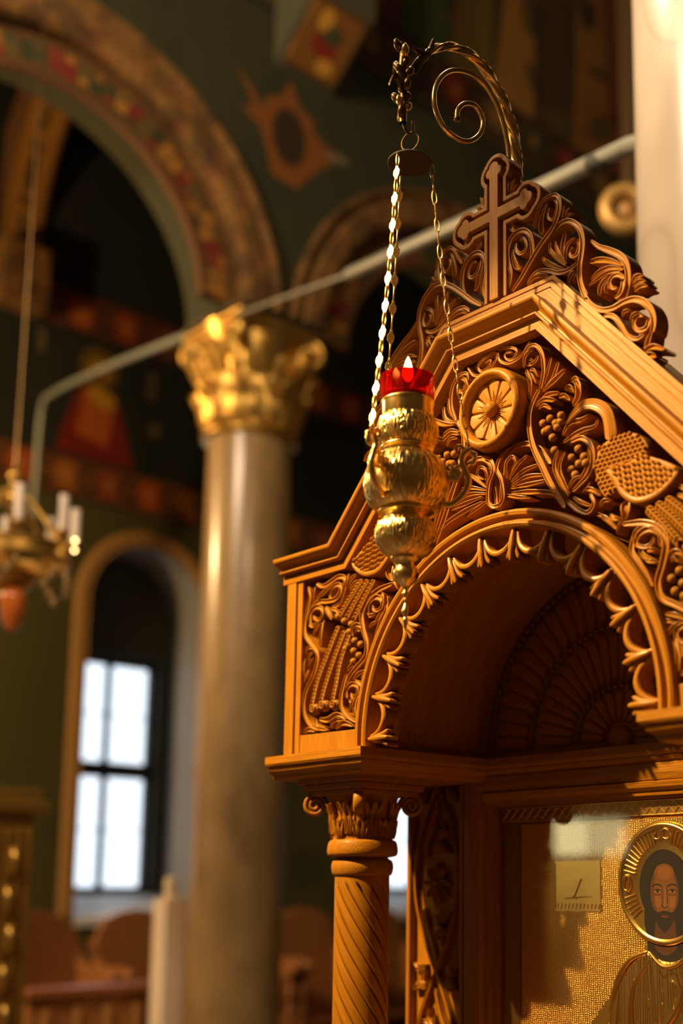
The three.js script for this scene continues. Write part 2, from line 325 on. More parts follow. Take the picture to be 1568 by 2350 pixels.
// blue painted shutter boards inside the niche beside the visible window
// arcade wall on columns
const AC = [1.7, -1.2, -4.1, -7.0, -9.9], AYc = 4.92, colZ = (k) => AC[k] - 1.45;
const frescoTex = canvasTex(2048, 640, (c, w, h) => {
  // 20.5 m from z = +8.5 rightwards, 6.4 m high from y = 10.6 down to 4.2
  const X = (z) => (8.5 - z) * 100 * (2048 / 2150), Y = (y) => (10.6 - y) * 100;
  c.fillStyle = '#3e3e20'; c.fillRect(0, 0, w, h);
  blot(c, 500, 0, 0, w, h, ['rgba(70,68,30,0.16)', 'rgba(26,32,18,0.18)', 'rgba(96,70,26,0.10)'], 6, 30);
  // upper storey: draperies in dull ochre, red and green
  c.fillStyle = '#4a3a1a'; c.fillRect(0, 0, w, Y(7.42));
  for (let i = 0; i < 34; i++) { const x = X(3) + i * 44, cols = ['#a8702a', '#8e4018', '#4a5a30', '#86682a', '#b47c2c', '#5a3818']; c.fillStyle = cols[i % 6]; c.beginPath(); c.moveTo(x, 20 + rnd() * 60); c.quadraticCurveTo(x + 20 + rnd() * 30, 120, x + 8, 318); c.lineTo(x + 52, 318); c.quadraticCurveTo(x + 60, 160, x + 26, 20); c.fill(); }
  blot(c, 260, X(2), 0, X(-8) - X(2), Y(7.45), ['rgba(150,90,30,0.35)', 'rgba(110,40,16,0.35)', 'rgba(20,26,18,0.4)', 'rgba(120,110,40,0.3)'], 5, 22);
  rosetteBand(c, 0, w, Y(7.42), Y(7.06), '#5c3616', ['#9c3014', '#86682e', '#4a4a24'], 40);
  c.fillStyle = '#5c4618'; c.fillRect(0, Y(7.06), w, 5); c.fillStyle = '#201808'; c.fillRect(0, Y(6.99), w, 4);
  // star flowers in the spandrels
  for (let k = 0; k < 5; k++) {
    const x = X(colZ(k)), y = Y(6.22);
    c.fillStyle = '#925616'; c.beginPath();
    for (let i = 0; i < 16; i++) { const a = i * Math.PI / 8 - Math.PI / 2, r = i % 4 === 0 ? 34 : i % 2 ? 20 : 23; c[i ? 'lineTo' : 'moveTo'](x + r * Math.cos(a), y + r * Math.sin(a) * 1.05); } c.closePath(); c.fill();
    c.fillStyle = '#925616'; c.beginPath(); c.moveTo(x - 40, y - 26); c.quadraticCurveTo(x - 16, y - 10, x - 12, y + 10); c.lineTo(x + 12, y + 6); c.quadraticCurveTo(x + 22, y - 6, x + 42, y - 2); c.quadraticCurveTo(x + 22, y + 14, x + 6, y + 36); c.lineTo(x - 12, y + 34); c.quadraticCurveTo(x - 20, y - 2, x - 40, y - 26); c.fill();
    c.fillStyle = '#3c2a10'; c.beginPath(); c.ellipse(x, y + 4, 12, 19, 0, 0, 7); c.fill();
    c.fillStyle = '#8a7a5c'; c.beginPath(); c.ellipse(x + 36, y + 1, 10, 2.5, -0.15, 0, 7); c.fill();
  }
});
frescoTex.repeat.set(1 / 21.5, 1 / 6.4);
{
  const s = new THREE.Shape(), L = (z) => -z; s.moveTo(L(OUT.z1), 4.98);
  for (let k = 0; k < 5; k++) { s.lineTo(L(AC[k]) - 1.119, 4.98); s.absarc(L(AC[k]), AYc, 1.12, Math.PI - 0.0536, 0.0536, true); }
  s.lineTo(L(OUT.z0), 4.98); s.lineTo(L(OUT.z0), OUT.top); s.lineTo(L(OUT.z1), OUT.top);
  const g = new THREE.ExtrudeGeometry(s, { depth: XF - XB - 0.07, bevelEnabled: false, curveSegments: 40 }).rotateY(Math.PI / 2).translate(XB, 0, 0);
  const uv = g.attributes.uv, p = g.attributes.position; for (let i = 0; i < uv.count; i++) uv.setXY(i, 8.5 - p.getZ(i), p.getY(i) - 4.2);
  const wall = struct(add('wall_arcade', g, std(rgb(0.8, 0.8, 0.8), 0.92, { map: frescoTex, bumpMap: plasterBump, bumpScale: 0.003 })));
  // front layer with the wider openings
  const f = new THREE.Shape(); f.moveTo(L(OUT.z1), 4.98);
  for (let k = 0; k < 5; k++) { f.lineTo(L(AC[k]) - 1.146, 4.98); f.absarc(L(AC[k]), AYc, 1.147, Math.PI - 0.052, 0.052, true); }
  f.lineTo(L(OUT.z0), 4.98); f.lineTo(L(OUT.z0), OUT.top); f.lineTo(L(OUT.z1), OUT.top);
  const fg = new THREE.ExtrudeGeometry(f, { depth: 0.07, bevelEnabled: false, curveSegments: 40 }).rotateY(Math.PI / 2).translate(XF - 0.07, 0, 0);
  const u2 = fg.attributes.uv, p2 = fg.attributes.position; for (let i = 0; i < u2.count; i++) u2.setXY(i, 8.5 - p2.getZ(i), p2.getY(i) - 4.2);
  add('wall_face', fg, wall.material, wall);
  const bandTex = canvasTex(1024, 96, (c, w, h) => { c.fillStyle = '#5c3c12'; c.fillRect(0, 0, w, h); const cols = ['#8a5a18', '#75200e', '#3c4020', '#9a6a20', '#5a4a1c', '#7c2c12', '#a06c22', '#34381c'];
    for (let i = 0; i < 40; i++) { const x = i * 25.6; c.fillStyle = cols[(i * 3 + (i >> 2)) % 8]; c.fillRect(x + 1, 16 + (i % 3) * 6, 23, 52 - (i % 2) * 12); c.fillStyle = cols[(i * 5 + 2) % 8]; c.beginPath(); c.arc(x + 13, 30 + (i % 2) * 34, 10, 0, 7); c.fill(); }
    c.fillStyle = '#5c3a14'; c.fillRect(0, 0, w, 9); c.fillRect(0, h - 9, w, 9); });
  const bandMat = std(rgb(1, 1, 1), 0.85, { map: bandTex });
  for (let k = 0; k < 4; k++) {
    const path = arcPath(-AC[k], AYc, 0.912, Math.PI - 0.05, 0.05, 48), at = (a, b, h) => V3(XF - 0.07 + h, b, -a);
    const bg = lofted(sweep(path, [[0.235, -0.04], [0, -0.04], [0, 0.012], [0.235, 0.012]], at));
    const q = bg.attributes.uv, pp = bg.attributes.position; for (let i = 0; i < q.count; i++) { const a = Math.atan2(pp.getY(i) - AYc, -pp.getZ(i) + AC[k]), r = Math.hypot(pp.getY(i) - AYc, pp.getZ(i) - AC[k]); q.setXY(i, 1 - a / Math.PI, Math.min(1, Math.max(0, (r - 0.912) / 0.235))); }
    add('painted_band', bg, bandMat, wall);
    add('archivolt', lofted(sweep(arcPath(-AC[k], AYc, 1.147, Math.PI - 0.05, 0.05, 48), [[0, -0.06], [0, 0.0], [0.02, 0.03], [0.05, 0.045], [0.16, 0.045], [0.18, 0.02], [0.21, 0.02], [0.24, 0.05], [0.262, 0.05], [0.272, 0]], (a, b, h) => V3(XF + h, b, -a))), M.ochre, wall);
  }
  for (let k = 0; k < 4; k++) add('impost', rbox(XB, XF, 4.945, 4.985, colZ(k) - 0.36, colZ(k) + 0.36, 0.02), std(rgb(0.07, 0.05, 0.025), 0.8), wall);
  // console above the column: shaft with a slanting painted underside
  const cz = colZ(1) - 0.10, con = new THREE.Shape([V2(0, 6.62), V2(0.42, 6.95), V2(0.42, OUT.top), V2(0, OUT.top)]);
  const cg = new THREE.ExtrudeGeometry(con, { depth: 0.46, bevelEnabled: false }).translate(XF, 0, cz - 0.23);
  add('console', boxUV(cg), std(rgb(0.09, 0.085, 0.04), 0.85), wall);
  const conTex = canvasTex(128, 160, (c, w, h) => { c.fillStyle = '#86581a'; c.fillRect(0, 0, w, h); c.fillStyle = '#5a3e16'; c.fillRect(0, 0, w, 10); c.fillRect(0, h - 10, w, 10); c.fillStyle = '#8a2410'; c.beginPath(); c.ellipse(64, 90, 34, 22, 0.3, 0, 7); c.fill(); c.fillStyle = '#4a4a24'; c.beginPath(); c.ellipse(70, 62, 26, 20, 0, 0, 7); c.fill(); c.fillStyle = '#d29a34'; c.beginPath(); c.ellipse(40, 40, 18, 24, 0, 0, 7); c.fill(); c.beginPath(); c.ellipse(86, 126, 22, 18, 0, 0, 7); c.fill(); });
  const pl = new THREE.PlaneGeometry(0.40, 0.44); pl.rotateX(0); const under = add('console_panel', new THREE.BoxGeometry(0.38, 0.46, 0.02), std(rgb(1, 1, 1), 0.8, { map: conTex }), wall);
  under.position.set(XF + 0.215, 6.775, cz); under.up = V3(0, 1, 0); under.lookAt(under.position.x + 0.33, under.position.y - 0.42, cz);
  // flat pilaster with ornament on the upper wall
  add('upper_pilaster', rbox(XF, XF + 0.16, 6.9, OUT.top, -6.62, -6.02, 0.02), std(rgb(0.24, 0.16, 0.07), 0.85, { map: woodMap }), wall);
}
// aisle vault rib: a painted transverse arch from the arcade to the side wall
{
  const t = struct(new THREE.Group()); t.name = 'trim_2'; t.userData.label = 'painted ochre cross arch spanning the dark side aisle'; scene.add(t);
  const ribTex = canvasTex(512, 128, (c, w, h) => { c.fillStyle = '#9a6a22'; c.fillRect(0, 0, w, h); c.fillStyle = '#6a4418'; c.fillRect(0, 0, w, 12); c.fillRect(0, h - 12, w, 12); for (let i = 0; i < 12; i++) { const x = i * 42 + 20; c.fillStyle = i % 2 ? '#3a1a0c' : '#4c3c1a'; c.beginPath(); c.arc(x, 64, i % 2 ? 15 : 11, 0, 7); c.fill(); c.fillStyle = '#6e4a1c'; c.beginPath(); c.ellipse(x + 20, 64, 5, 26, 0, 0, 7); c.fill(); } });
  const r = 1.88, g = lofted(sweep(arcPath(-6.7, 7.2, r, Math.PI, 0, 40), [[0, -3.08], [0, -2.70], [0.3, -2.70], [0.3, -3.08], [0, -3.08]], (a, b, h) => V3(a, b, h)));
  const uv = g.attributes.uv, p = g.attributes.position; for (let i = 0; i < uv.count; i++) uv.setXY(i, 1 - Math.atan2(p.getY(i) - 7.2, p.getX(i) + 6.7) / Math.PI, (p.getZ(i) + 3.08) / 0.38);
  add('arch_ring', g, std(rgb(1, 1, 1), 0.85, { map: ribTex }), t);
  add('springer', rbox(XW - 0.02, XW + 0.22, 6.62, 7.2, -3.1, -2.66, 0.02), M.ochre, t);
}
// columns
const capGeo = (() => {
  const bell = (y) => 0.25 + 0.02 * Math.sin(y * 6) + Math.max(0, y - 0.35) ** 2 * 0.9, out = [];
  out.push(lathe(Array.from({ length: 18 }, (_, i) => { const y = i / 17 * 0.66; return [bell(y), y]; }), 40));
  out.push(lathe(smoothProfile([[0.245, -0.045], [0.285, -0.035], [0.295, -0.015], [0.28, 0.01], [0.25, 0.02]], 20), 40));
  return out;
})();
const capBell = (y) => 0.25 + 0.02 * Math.sin(y * 6) + Math.max(0, y - 0.35) ** 2 * 0.9;
function marbleColumn(x, z, h, r, label, gilded = true) {
  const c = thing('marble_column', label, 'column', [x, 0, z]);
  const prof = Array.from({ length: 30 }, (_, i) => { const t = i / 29; return [r * (1 - 0.075 * t * t), lerp(0.34, h, t)]; });
  const g = lathe(prof, 72), uv = g.attributes.uv; for (let i = 0; i < uv.count; i++) uv.setXY(i, uv.getX(i) * 1.6, uv.getY(i) * h);
  const stone = gilded ? M.honey : M.marble;
  add('shaft', g, stone, c);
  add('base', [lathe(smoothProfile([[r * 1.02, 0.36], [r * 1.22, 0.32], [r * 1.24, 0.26], [r * 1.1, 0.22], [r * 1.3, 0.16], [r * 1.34, 0.10], [r * 1.3, 0.08]], 40), 48), box(-r * 1.4, r * 1.4, 0, 0.09, -r * 1.4, r * 1.4)], stone, c);
  if (!gilded) return c;
  const cap = part('gilded_capital', c); cap.position.y = h;
  add('bell', capGeo, M.gilt, cap);
  for (const [n, off, hh, y0] of [[8, 0, 0.27, 0.01], [8, Math.PI / 8, 0.46, 0.03]]) for (let k = 0; k < n; k++) {
    const Q = 0.28, a = (k * 2 * Math.PI / n + off) * Q, mp = (X, y, q) => { const R = capBell(y) + Math.max(0, y - y0 - hh * 0.55) * 0.75 + q; return V3(R * Math.sin(X / Q), y, R * Math.cos(X / Q)); };
    for (const [dx, tilt, w, up] of [[0, 0, 0.075, 1], [-0.05, -0.03, 0.06, 0.84], [0.05, 0.03, 0.06, 0.84]]) add('acanthus_leaf', strand([[a + dx * 0.5, y0], [a + dx, y0 + hh * 0.5 * up], [a + dx + tilt, y0 + hh * up]], [w * 0.8, w, w * 0.6], { profile: 'n', depth: 0.02, z: 0.02, bow: 0.03, step: 0.025, map: mp, relief: 1.6 }), M.gilt, cap);
  }
  for (let k = 0; k < 4; k++) {
    const sp = Array.from({ length: 20 }, (_, i) => { const t = i / 19, a = Math.PI / 2 - t * 3.6 * Math.PI, R = lerp(0.085, 0.018, t); return V3(0, 0.53 + R * Math.sin(a), 0.355 + R * Math.cos(a)); });
    add('volute', new THREE.TubeGeometry(new THREE.CatmullRomCurve3([V3(0, 0.30, 0.26), V3(0, 0.47, 0.285), V3(0, 0.60, 0.315), ...sp]), 60, 0.022, 8).scale(1.8, 1, 1).rotateY(k * Math.PI / 2 + Math.PI / 4), M.gilt, cap);
  }
  add('abacus', [rbox(-0.315, 0.315, 0.63, 0.665, -0.315, 0.315, 0.02), rbox(-0.295, 0.295, 0.58, 0.63, -0.295, 0.295, 0.02)], M.gilt, cap);
  return c;
}
marbleColumn(-4.54, -2.62, 4.28, 0.268, 'tall pale marble column with gilded leafy capital beside the arched window');
marbleColumn(-4.54, colZ(0), 4.28, 0.268, 'pale marble column of the arcade next to the gilded icon stand');
marbleColumn(-4.54, colZ(2), 4.28, 0.268, 'far marble column of the arcade half hidden by the shrine');
marbleColumn(-0.112, -1.075, 9.0, 0.30, 'bright polished white marble column right behind the shrine roof', false);
struct(tag(add('trim_1', rbox(-0.55, 0.33, 9.0, OUT.top, -1.52, -0.64, 0.03), M.ochre), 'block above the white marble column'));
// ------------------------------------------------------------------ carving patterns: strands as kind|x,y in half millimetres (y from 1.8 m)|widths in mm
const CREST = `v|73,1644 112,1671 148,1703 184,1737 222,1769 254,1791 280,1818 296,1856 297,1889 282,1919 256,1932|7 11 12 12 11 10 8
l|264,1931 238,1930 215,1914 194,1875 173,1842|5 7 8 8 7
l|238,1913 219,1874 211,1832 215,1802|4 9 14 13
v|264,1924 281,1895 279,1866 262,1840 243,1852 239,1880 250,1892|8 8 7 7 6 6 5
v|251,1785 283,1803 325,1806 364,1781 389,1744 397,1700 392,1661 383,1623 381,1581 390,1540 408,1502|10 11 12 12 12 12
l|317,1651 276,1697 249,1739 254,1763|5 8 9 5
l|320,1656 293,1699 276,1736 268,1760|4 8 8 4
l|317,1662 306,1713 308,1747 315,1772|4 9 11 9
l|320,1661 324,1699 338,1721 363,1732|5 8 8 5
v|374,1725 379,1693 367,1666 344,1670 336,1696 352,1704|9 9 8 7 6 5
l|306,1643 267,1665 233,1694 208,1722|5 9 12 7
v|139,1645 163,1669 201,1674 247,1656 283,1636 320,1631 353,1639 376,1658|6 9 10 10 9 8
l|145,1640 177,1654 218,1649 246,1638|4 9 9 4
v|154,1705 169,1742 170,1787 161,1821 134,1849 101,1855 72,1840 57,1802 58,1761 70,1713 56,1661|9 11 12 12 11 11 11 11 11 9 5
l|74,1806 83,1766 102,1723 118,1724|4 9 14 10
v|87,1827 90,1797 113,1771 137,1776 141,1798 122,1830 103,1825|7 8 8 8 7 6 5
l|103,1859 80,1873 73,1892|4 9 8
l|300,1822 308,1845 315,1872|10 8 3
l|309,1828 323,1840 337,1853|8 6 2
l|314,1823 334,1827 354,1825|7 6 2
l|361,1614 344,1602 333,1576|10 9 3
l|361,1609 355,1593 349,1575|8 7 2
l|356,1616 333,1613 322,1605|8 6 2
l|50,2020 66,2040 88,2072|9 8 3
l|78,2010 87,2026 100,2040|8 6 2
l|53,2021 58,2046 60,2067|8 6 2
v|392,1664 380,1603 386,1544 404,1498 435,1459 474,1435 516,1428 555,1434 596,1430 636,1405 663,1364 668,1325 658,1294|11 11 11 11 11 11 11 11 12 13 13 12 10
v|500,1434 549,1444 569,1480 575,1519 568,1563 543,1600 495,1638 452,1669 420,1704|9 11 12 13 13 13 12 9 5
v|563,1512 541,1531 519,1534 505,1517 515,1495 534,1493|9 9 9 8 8 6
v|554,1516 556,1488 543,1465 517,1461|10 10 9 5
l|555,1562 504,1595 451,1618 418,1625|5 10 13 9
l|555,1549 503,1573 451,1576 419,1563|5 8 9 4
l|551,1544 496,1554 443,1546 416,1540|5 8 9 4
l|519,1543 486,1535 466,1518 457,1490|4 8 11 8
l|509,1532 489,1512 488,1488|5 10 10
v|650,1352 640,1321 609,1321 593,1350 607,1372 626,1363|10 10 9 8 7 5
v|474,1418 516,1398 547,1358 574,1311 608,1292 636,1301|8 10 10 10 9 6
l|548,1385 561,1399 580,1398|5 8 7
l|579,1358 592,1377 614,1381|5 8 7
l|635,1246 648,1278 658,1304|12 12 6
l|629,1242 662,1247 710,1224|10 11 6
l|631,1220 650,1225 676,1211|10 11 9
l|627,1201 646,1205 667,1188|10 11 9
l|627,1177 636,1185 654,1171|9 10 8
l|591,1486 611,1500 635,1494|8 9 7
l|591,1475 619,1481 644,1474|9 9 6
l|594,1458 622,1464 650,1456|9 9 6
l|586,1510 601,1504 617,1495|8 8 5`;
const SPAN = `v|306,809 251,898 215,970 177,1047 158,1120 159,1177 177,1218 201,1249|10 13 14 14 13 12 10 8
v|201,1245 221,1311 212,1376 178,1410 142,1406 144,1374 171,1362|8 9 10 9 8 7 5
l|136,1361 161,1346 185,1353 190,1375|4 8 8 5
l|204,1248 233,1293 248,1349|4 8 5
l|208,1243 256,1270 276,1325|4 9 8
l|211,1234 266,1252 317,1282|4 13 10
l|152,1221 163,1276 136,1338|5 10 7
l|180,1274 170,1300 141,1325|4 8 7
l|185,1296 175,1322 146,1335|4 7 6
l|191,1206 227,1218 279,1214|5 10 8
l|184,1189 217,1202 269,1187|5 10 9
l|191,1179 222,1182 250,1162|4 8 7
l|338,1148 366,1174 367,1210 344,1240|9 15 14 8
l|344,1195 326,1219 302,1215|7 9 8
l|367,1210 354,1240 326,1238|7 9 8
l|334,1168 311,1190 284,1194|6 10 9
n|499,984 500,1027 488,1080 450,1116 397,1131 352,1115 314,1088|26 24 22 20 17 14 6
l|414,1101 378,1089 333,1091 291,1061|6 10 10 6
l|440,1079 431,1056 378,1053 291,1036|6 9 10 5
l|422,1048 368,1041 304,1036|4 8 5
v|327,1026 377,1027 417,995 429,945 410,899 365,871 334,856|7 10 11 11 10 9 6
l|276,1017 264,961 289,900 320,845|5 9 10 5
l|304,1003 285,956 300,901 322,855|4 8 9 4
l|399,996 407,951 384,906 334,878|5 8 9 5
l|406,908 401,873 365,849|4 8 5
l|384,899 348,893 320,863|4 8 4
v|311,833 364,788 404,772 426,799 405,836|9 10 9 8 6
l|333,842 382,806 408,796|5 9 5
l|383,859 418,844 448,819|7 10 6
l|425,768 472,736 506,698|6 10 6
l|452,776 465,794 495,791|6 9 6
l|486,751 506,729 531,724|6 9 5
l|545,783 549,747 535,716|24 22 9
l|540,722 518,702 509,680|7 6 5
v|9,886 20,965 31,1038 72,1073 137,1073 190,1042 238,978|9 10 11 11 11 11 9
v|12,887 -14,884 -34,904 -29,971 -8,1014 -25,1055 -70,1078|8 9 9 9 9 8 6
l|46,970 50,1025 79,1040 90,1015 64,994|5 7 7 6 4
l|53,963 101,1007 140,1033|4 9 6
l|57,956 129,980 186,988|4 9 6
l|57,945 136,957 207,948|4 9 6
l|64,932 150,923 227,921|4 10 6
l|64,916 157,897 254,869 294,836|5 11 10 5
l|27,919 100,893 157,880|5 8 4
v|-1,1447 10,1412 55,1384 111,1391 151,1436|5 6 6 6 4
v|14,1454 56,1445 93,1420 78,1396 44,1404 33,1428 67,1426|5 6 6 6 5 4 3
l|132,1342 143,1378 176,1402|5 9 7
v|532,707 619,692 673,662 699,619 686,552 667,500 679,449 727,418 771,388 792,359|8 12 14 15 15 14 13 12 11 9
v|672,606 673,647 636,670 597,659 586,633 618,617 644,627 649,646|7 10 13 13 11 8 7 6
v|574,668 568,615 593,576 622,528 639,490|10 11 11 10 6
l|588,636 609,593 656,565|5 11 6
l|665,602 643,601 626,607|5 9 6
l|664,561 638,568 617,577|4 8 5
v|1047,786 1030,746 1041,691 1055,632 1046,584 1003,541 966,500 967,463 989,415 1031,365 1048,310 1034,254 992,214 906,194|8 9 10 11 12 12 12 11 11 11 11 11 10 6
v|1028,628 1023,676 990,691 953,680 943,657 968,637 1002,648 1013,662|9 11 13 12 10 8 7 6
v|949,640 952,586 965,527|9 11 8
l|1028,628 992,613 963,630|7 9 5
l|1007,575 972,601 958,623|4 8 5
v|1024,695 976,709 909,701 857,704 830,730 836,752 868,758 901,739 897,708 867,709|8 11 11 11 12 12 11 9 8 6
v|998,790 954,770 897,778 851,789 813,777 808,747 821,719 847,681 903,675|8 10 11 11 12 11 10 9 6
l|1005,782 1010,739 1014,709|6 10 5
l|981,722 929,738 882,763|5 11 6
l|791,792 792,762 808,738|8 9 5
l|745,784 772,762 803,734|6 9 5
l|735,758 762,742 789,720|6 9 5
l|941,685 917,659 897,626|9 9 5
l|927,682 893,656 874,628|8 8 4
l|894,668 865,660 842,641|5 8 5
l|1048,508 1032,530 993,525|5 8 5
l|1040,488 1021,498 1002,514|7 8 5
l|1037,460 1016,479 1002,495|7 8 5
v|1051,395 1028,416 1019,446|6 7 5
l|1050,416 1049,456 1050,492|5 8 5
v|793,403 806,357 816,315 810,270 778,235 730,207|9 11 12 12 10 6
v|791,303 792,338 761,355 725,342 729,314 759,305 773,324|8 10 12 11 9 7 6
l|786,297 763,291 741,301|5 9 5
l|771,249 750,270 739,303|5 9 5
v|715,321 732,274 726,216|8 13 6
l|743,370 712,352 691,327|5 9 6
l|761,370 717,391 680,400|5 10 5
l|717,370 695,376 673,385|4 8 5
l|950,240 893,231 834,246 788,224|8 14 12 5
l|883,198 852,225 806,223|5 11 5
l|855,193 806,212 748,195|5 14 6
l|1053,196 1020,206 977,195|5 12 5
l|983,249 968,215 911,193|6 12 6
l|752,535 753,568 726,579 699,563|5 9 11 8
l|739,545 730,559 708,553|4 7 5
l|592,617 581,662 594,680 611,680|5 9 8 5
l|794,406 767,426 731,427|5 9 5`;
const GRAPES = [[0.1460, 2.3640], [0.1225, 2.3650], [0.1330, 2.3546], [0.1047, 2.3624], [0.1176, 2.3476], [0.1364, 2.3462], [0.1268, 2.3311], [0.1104, 2.3458], [0.1435, 2.3554], [0.1815, 2.2973], [0.1655, 2.2868], [0.1925, 2.2817], [0.1811, 2.2728], [0.1652, 2.2668], [0.1967, 2.2698], [0.1289, 2.3091], [0.1741, 2.2555], [0.4229, 2.1150], [0.4030, 2.1029], [0.3835, 2.0940], [0.3714, 2.0597], [0.3556, 2.0509], [0.3753, 2.0405], [0.3617, 2.0306], [0.3770, 2.0209], [0.3903, 2.0550], [0.3899, 2.0801], [0.3981, 2.0487]];
const BODY = [[0.2257, 2.2876], [0.2626, 2.2992], [0.2982, 2.2923], [0.3181, 2.2704], [0.3198, 2.2579], [0.2907, 2.2445], [0.2486, 2.2444], [0.2628, 2.2146], [0.2369, 2.2031], [0.2202, 2.2283], [0.2153, 2.2598]];
const WING = [[0.2443, 2.2455], [0.2699, 2.2462], [0.3074, 2.2524], [0.3316, 2.2445], [0.3761, 2.2130], [0.3580, 2.1955], [0.3319, 2.1847], [0.3015, 2.1831], [0.2751, 2.2013]];
const WINGRIM = [[0.2422, 2.2469], [0.2588, 2.2278], [0.2750, 2.2004], [0.3014, 2.1823], [0.3338, 2.1826], [0.3619, 2.1963], [0.3780, 2.2125]];
const TAIL = [[0.3611, 2.1809], [0.3058, 2.1695], [0.3313, 2.1402], [0.3570, 2.1091], [0.4233, 2.1271], [0.3920, 2.1564]];
const TAIL2 = [[0.4227, 2.1074], [0.3787, 2.0844], [0.3982, 2.0517], [0.4106, 2.0090], [0.4160, 1.9596], [0.4621, 1.9572], [0.5095, 1.9548], [0.4988, 1.9898], [0.4722, 2.0468]];
// ------------------------------------------------------------------ the carved icon shrine (x along its front, z towards the viewer, front face at z = 0)
const shrine = thing('icon_shrine', 'carved honey-coloured wooden icon shrine with arched canopy and cross on top', 'shrine');
const parseStrands = (s) => s.trim().split('\n').map((l) => { const [k, p, w] = l.split('|'); return { k, pts: p.split(' ').map((q) => q.split(',').map((v) => +v / 2000)).map(([x, y]) => [x, y + 1.8]), w: w.split(' ').map((v) => +v / 1000) }; });
const both = (pts, s) => pts.map(([x, y]) => [x * s, y]);

// --- crest with the cross
const crest = part('crest', shrine);
parseStrands(CREST).forEach(({ k, pts, w }, i) => {
  for (const s of [1, -1]) add(k === 'v' ? 'vine_scroll' : 'leaf', strand(both(pts, s), w.map((v) => v * 0.86), { profile: k, depth: 0.032, z: -0.002 - 0.0012 * (i % 4), relief: 0.9 }), M.wood, crest);
});
{
  const bar = (x, y, cx, cy, hx, hy) => Math.max(Math.abs(x - cx) - hx, Math.abs(y - cy) - hy), disc = (x, y, cx, cy, r) => Math.hypot(x - cx, y - cy) - r;
  const cross = (x, y) => {
    let d = Math.min(bar(x, y, 0, 2.742, 0.0105, 0.126), bar(x, y, 0, 2.779, 0.072, 0.0098));
    for (const [cx, cy, ux, uy] of [[0, 2.862, 0, 1], [0.072, 2.779, 1, 0], [-0.072, 2.779, -1, 0]]) {
      d = Math.min(d, disc(x, y, cx + ux * 0.008, cy + uy * 0.008, 0.0115), disc(x, y, cx + uy * 0.0105, cy + ux * 0.0105, 0.0088), disc(x, y, cx - uy * 0.0105, cy - ux * 0.0105, 0.0088));
    }
    return d;
  };
  const loops = (off) => outline((x, y) => Math.max(cross(x, y) - off, 2.618 - y), -0.12, 0.12, 2.6, 2.92, 0.0016).sort((a, b) => b.length - a.length)[0];
  add('cross', extrude(new THREE.Shape(loops(0)), 0.02, 0.0012, -0.016), M.wood, crest);
  const rim = new THREE.Shape(outline((x, y) => Math.max(cross(x, y) - 0.0165, 0.0088 - cross(x, y), 2.618 - y), -0.12, 0.12, 2.6, 2.92, 0.0016).sort((a, b) => b.length - a.length)[0]);
  add('cross_border', extrude(rim, 0.028, 0.0012, -0.028), M.wood, crest);
  add('cross_ground', extrude(new THREE.Shape(loops(0.016)), 0.016, 0, -0.031), M.wood, crest);
  for (const s of [1, -1]) add('cross_ground', extrude(new THREE.Shape(outline((x, y) => Math.max(disc(x, y, s * 0.03, 2.815, 0.026), 2.798 - y), -0.1, 0.1, 2.7, 2.9, 0.002)[0]), 0.014, 0, -0.031), M.wood, crest);
}

// --- roof cornice: moulding, fascia, roof boards
const cornicePath = [[-0.592, 2.205], [-0.397, 2.205], [-0.097, 2.53], [0.097, 2.53], [0.397, 2.205], [0.592, 2.205]];
const faceAt = (a, b, h) => V3(a, b, h);
const cornice = part('cornice', shrine);
const corniceProfile = [[0, -0.02], [0, 0.005], [0.015, 0.005], [0.0162, 0.002], [0.018, 0.002], [0.019, 0.013], [0.021, 0.0165], [0.024, 0.0165], [0.0255, 0.013], [0.028, 0.0125], [0.031, 0.015], [0.034, 0.020], [0.0375, 0.0285], [0.040, 0.0315], [0.043, 0.033], [0.0475, 0.033], [0.0475, -0.02]];
for (const g of sweepHard(cornicePath, corniceProfile, faceAt)) add('moulding', g, M.wood, cornice);
const cap = (path, profile, i, z0) => { const r = sweep(path, profile, faceAt)[i]; const s = new THREE.Shape(r.map((p) => V2(p.y, p.z))); const g = new THREE.ShapeGeometry(s); const p = g.attributes.position; for (let k = 0; k < p.count; k++) p.setXYZ(k, r[0].x, p.getX(k), p.getY(k)); g.computeVertexNormals(); return g; };
add('moulding_end', cap(cornicePath, corniceProfile, 0), M.wood, cornice); add('moulding_end', cap(cornicePath, corniceProfile, 5), M.wood, cornice);
const fasciaProfile = [[0.044, -0.022], [0.044, 0], [0.0655, 0], [0.0662, -0.0025], [0.0674, -0.0025], [0.0681, 0], [0.0765, 0], [0.0772, -0.0025], [0.0784, -0.0025], [0.0791, 0], [0.0865, 0], [0.0865, -0.032], [0.044, -0.032]];
for (const g of sweepHard(cornicePath.slice(1, 5), fasciaProfile, faceAt)) add('fascia_board', g, M.wood, cornice);
for (const g of sweepHard(cornicePath, [[0.030, -0.36], [0.030, -0.02], [0.046, -0.02], [0.046, -0.36], [0.030, -0.36]], faceAt)) add('roof_board', g, M.wood, cornice);

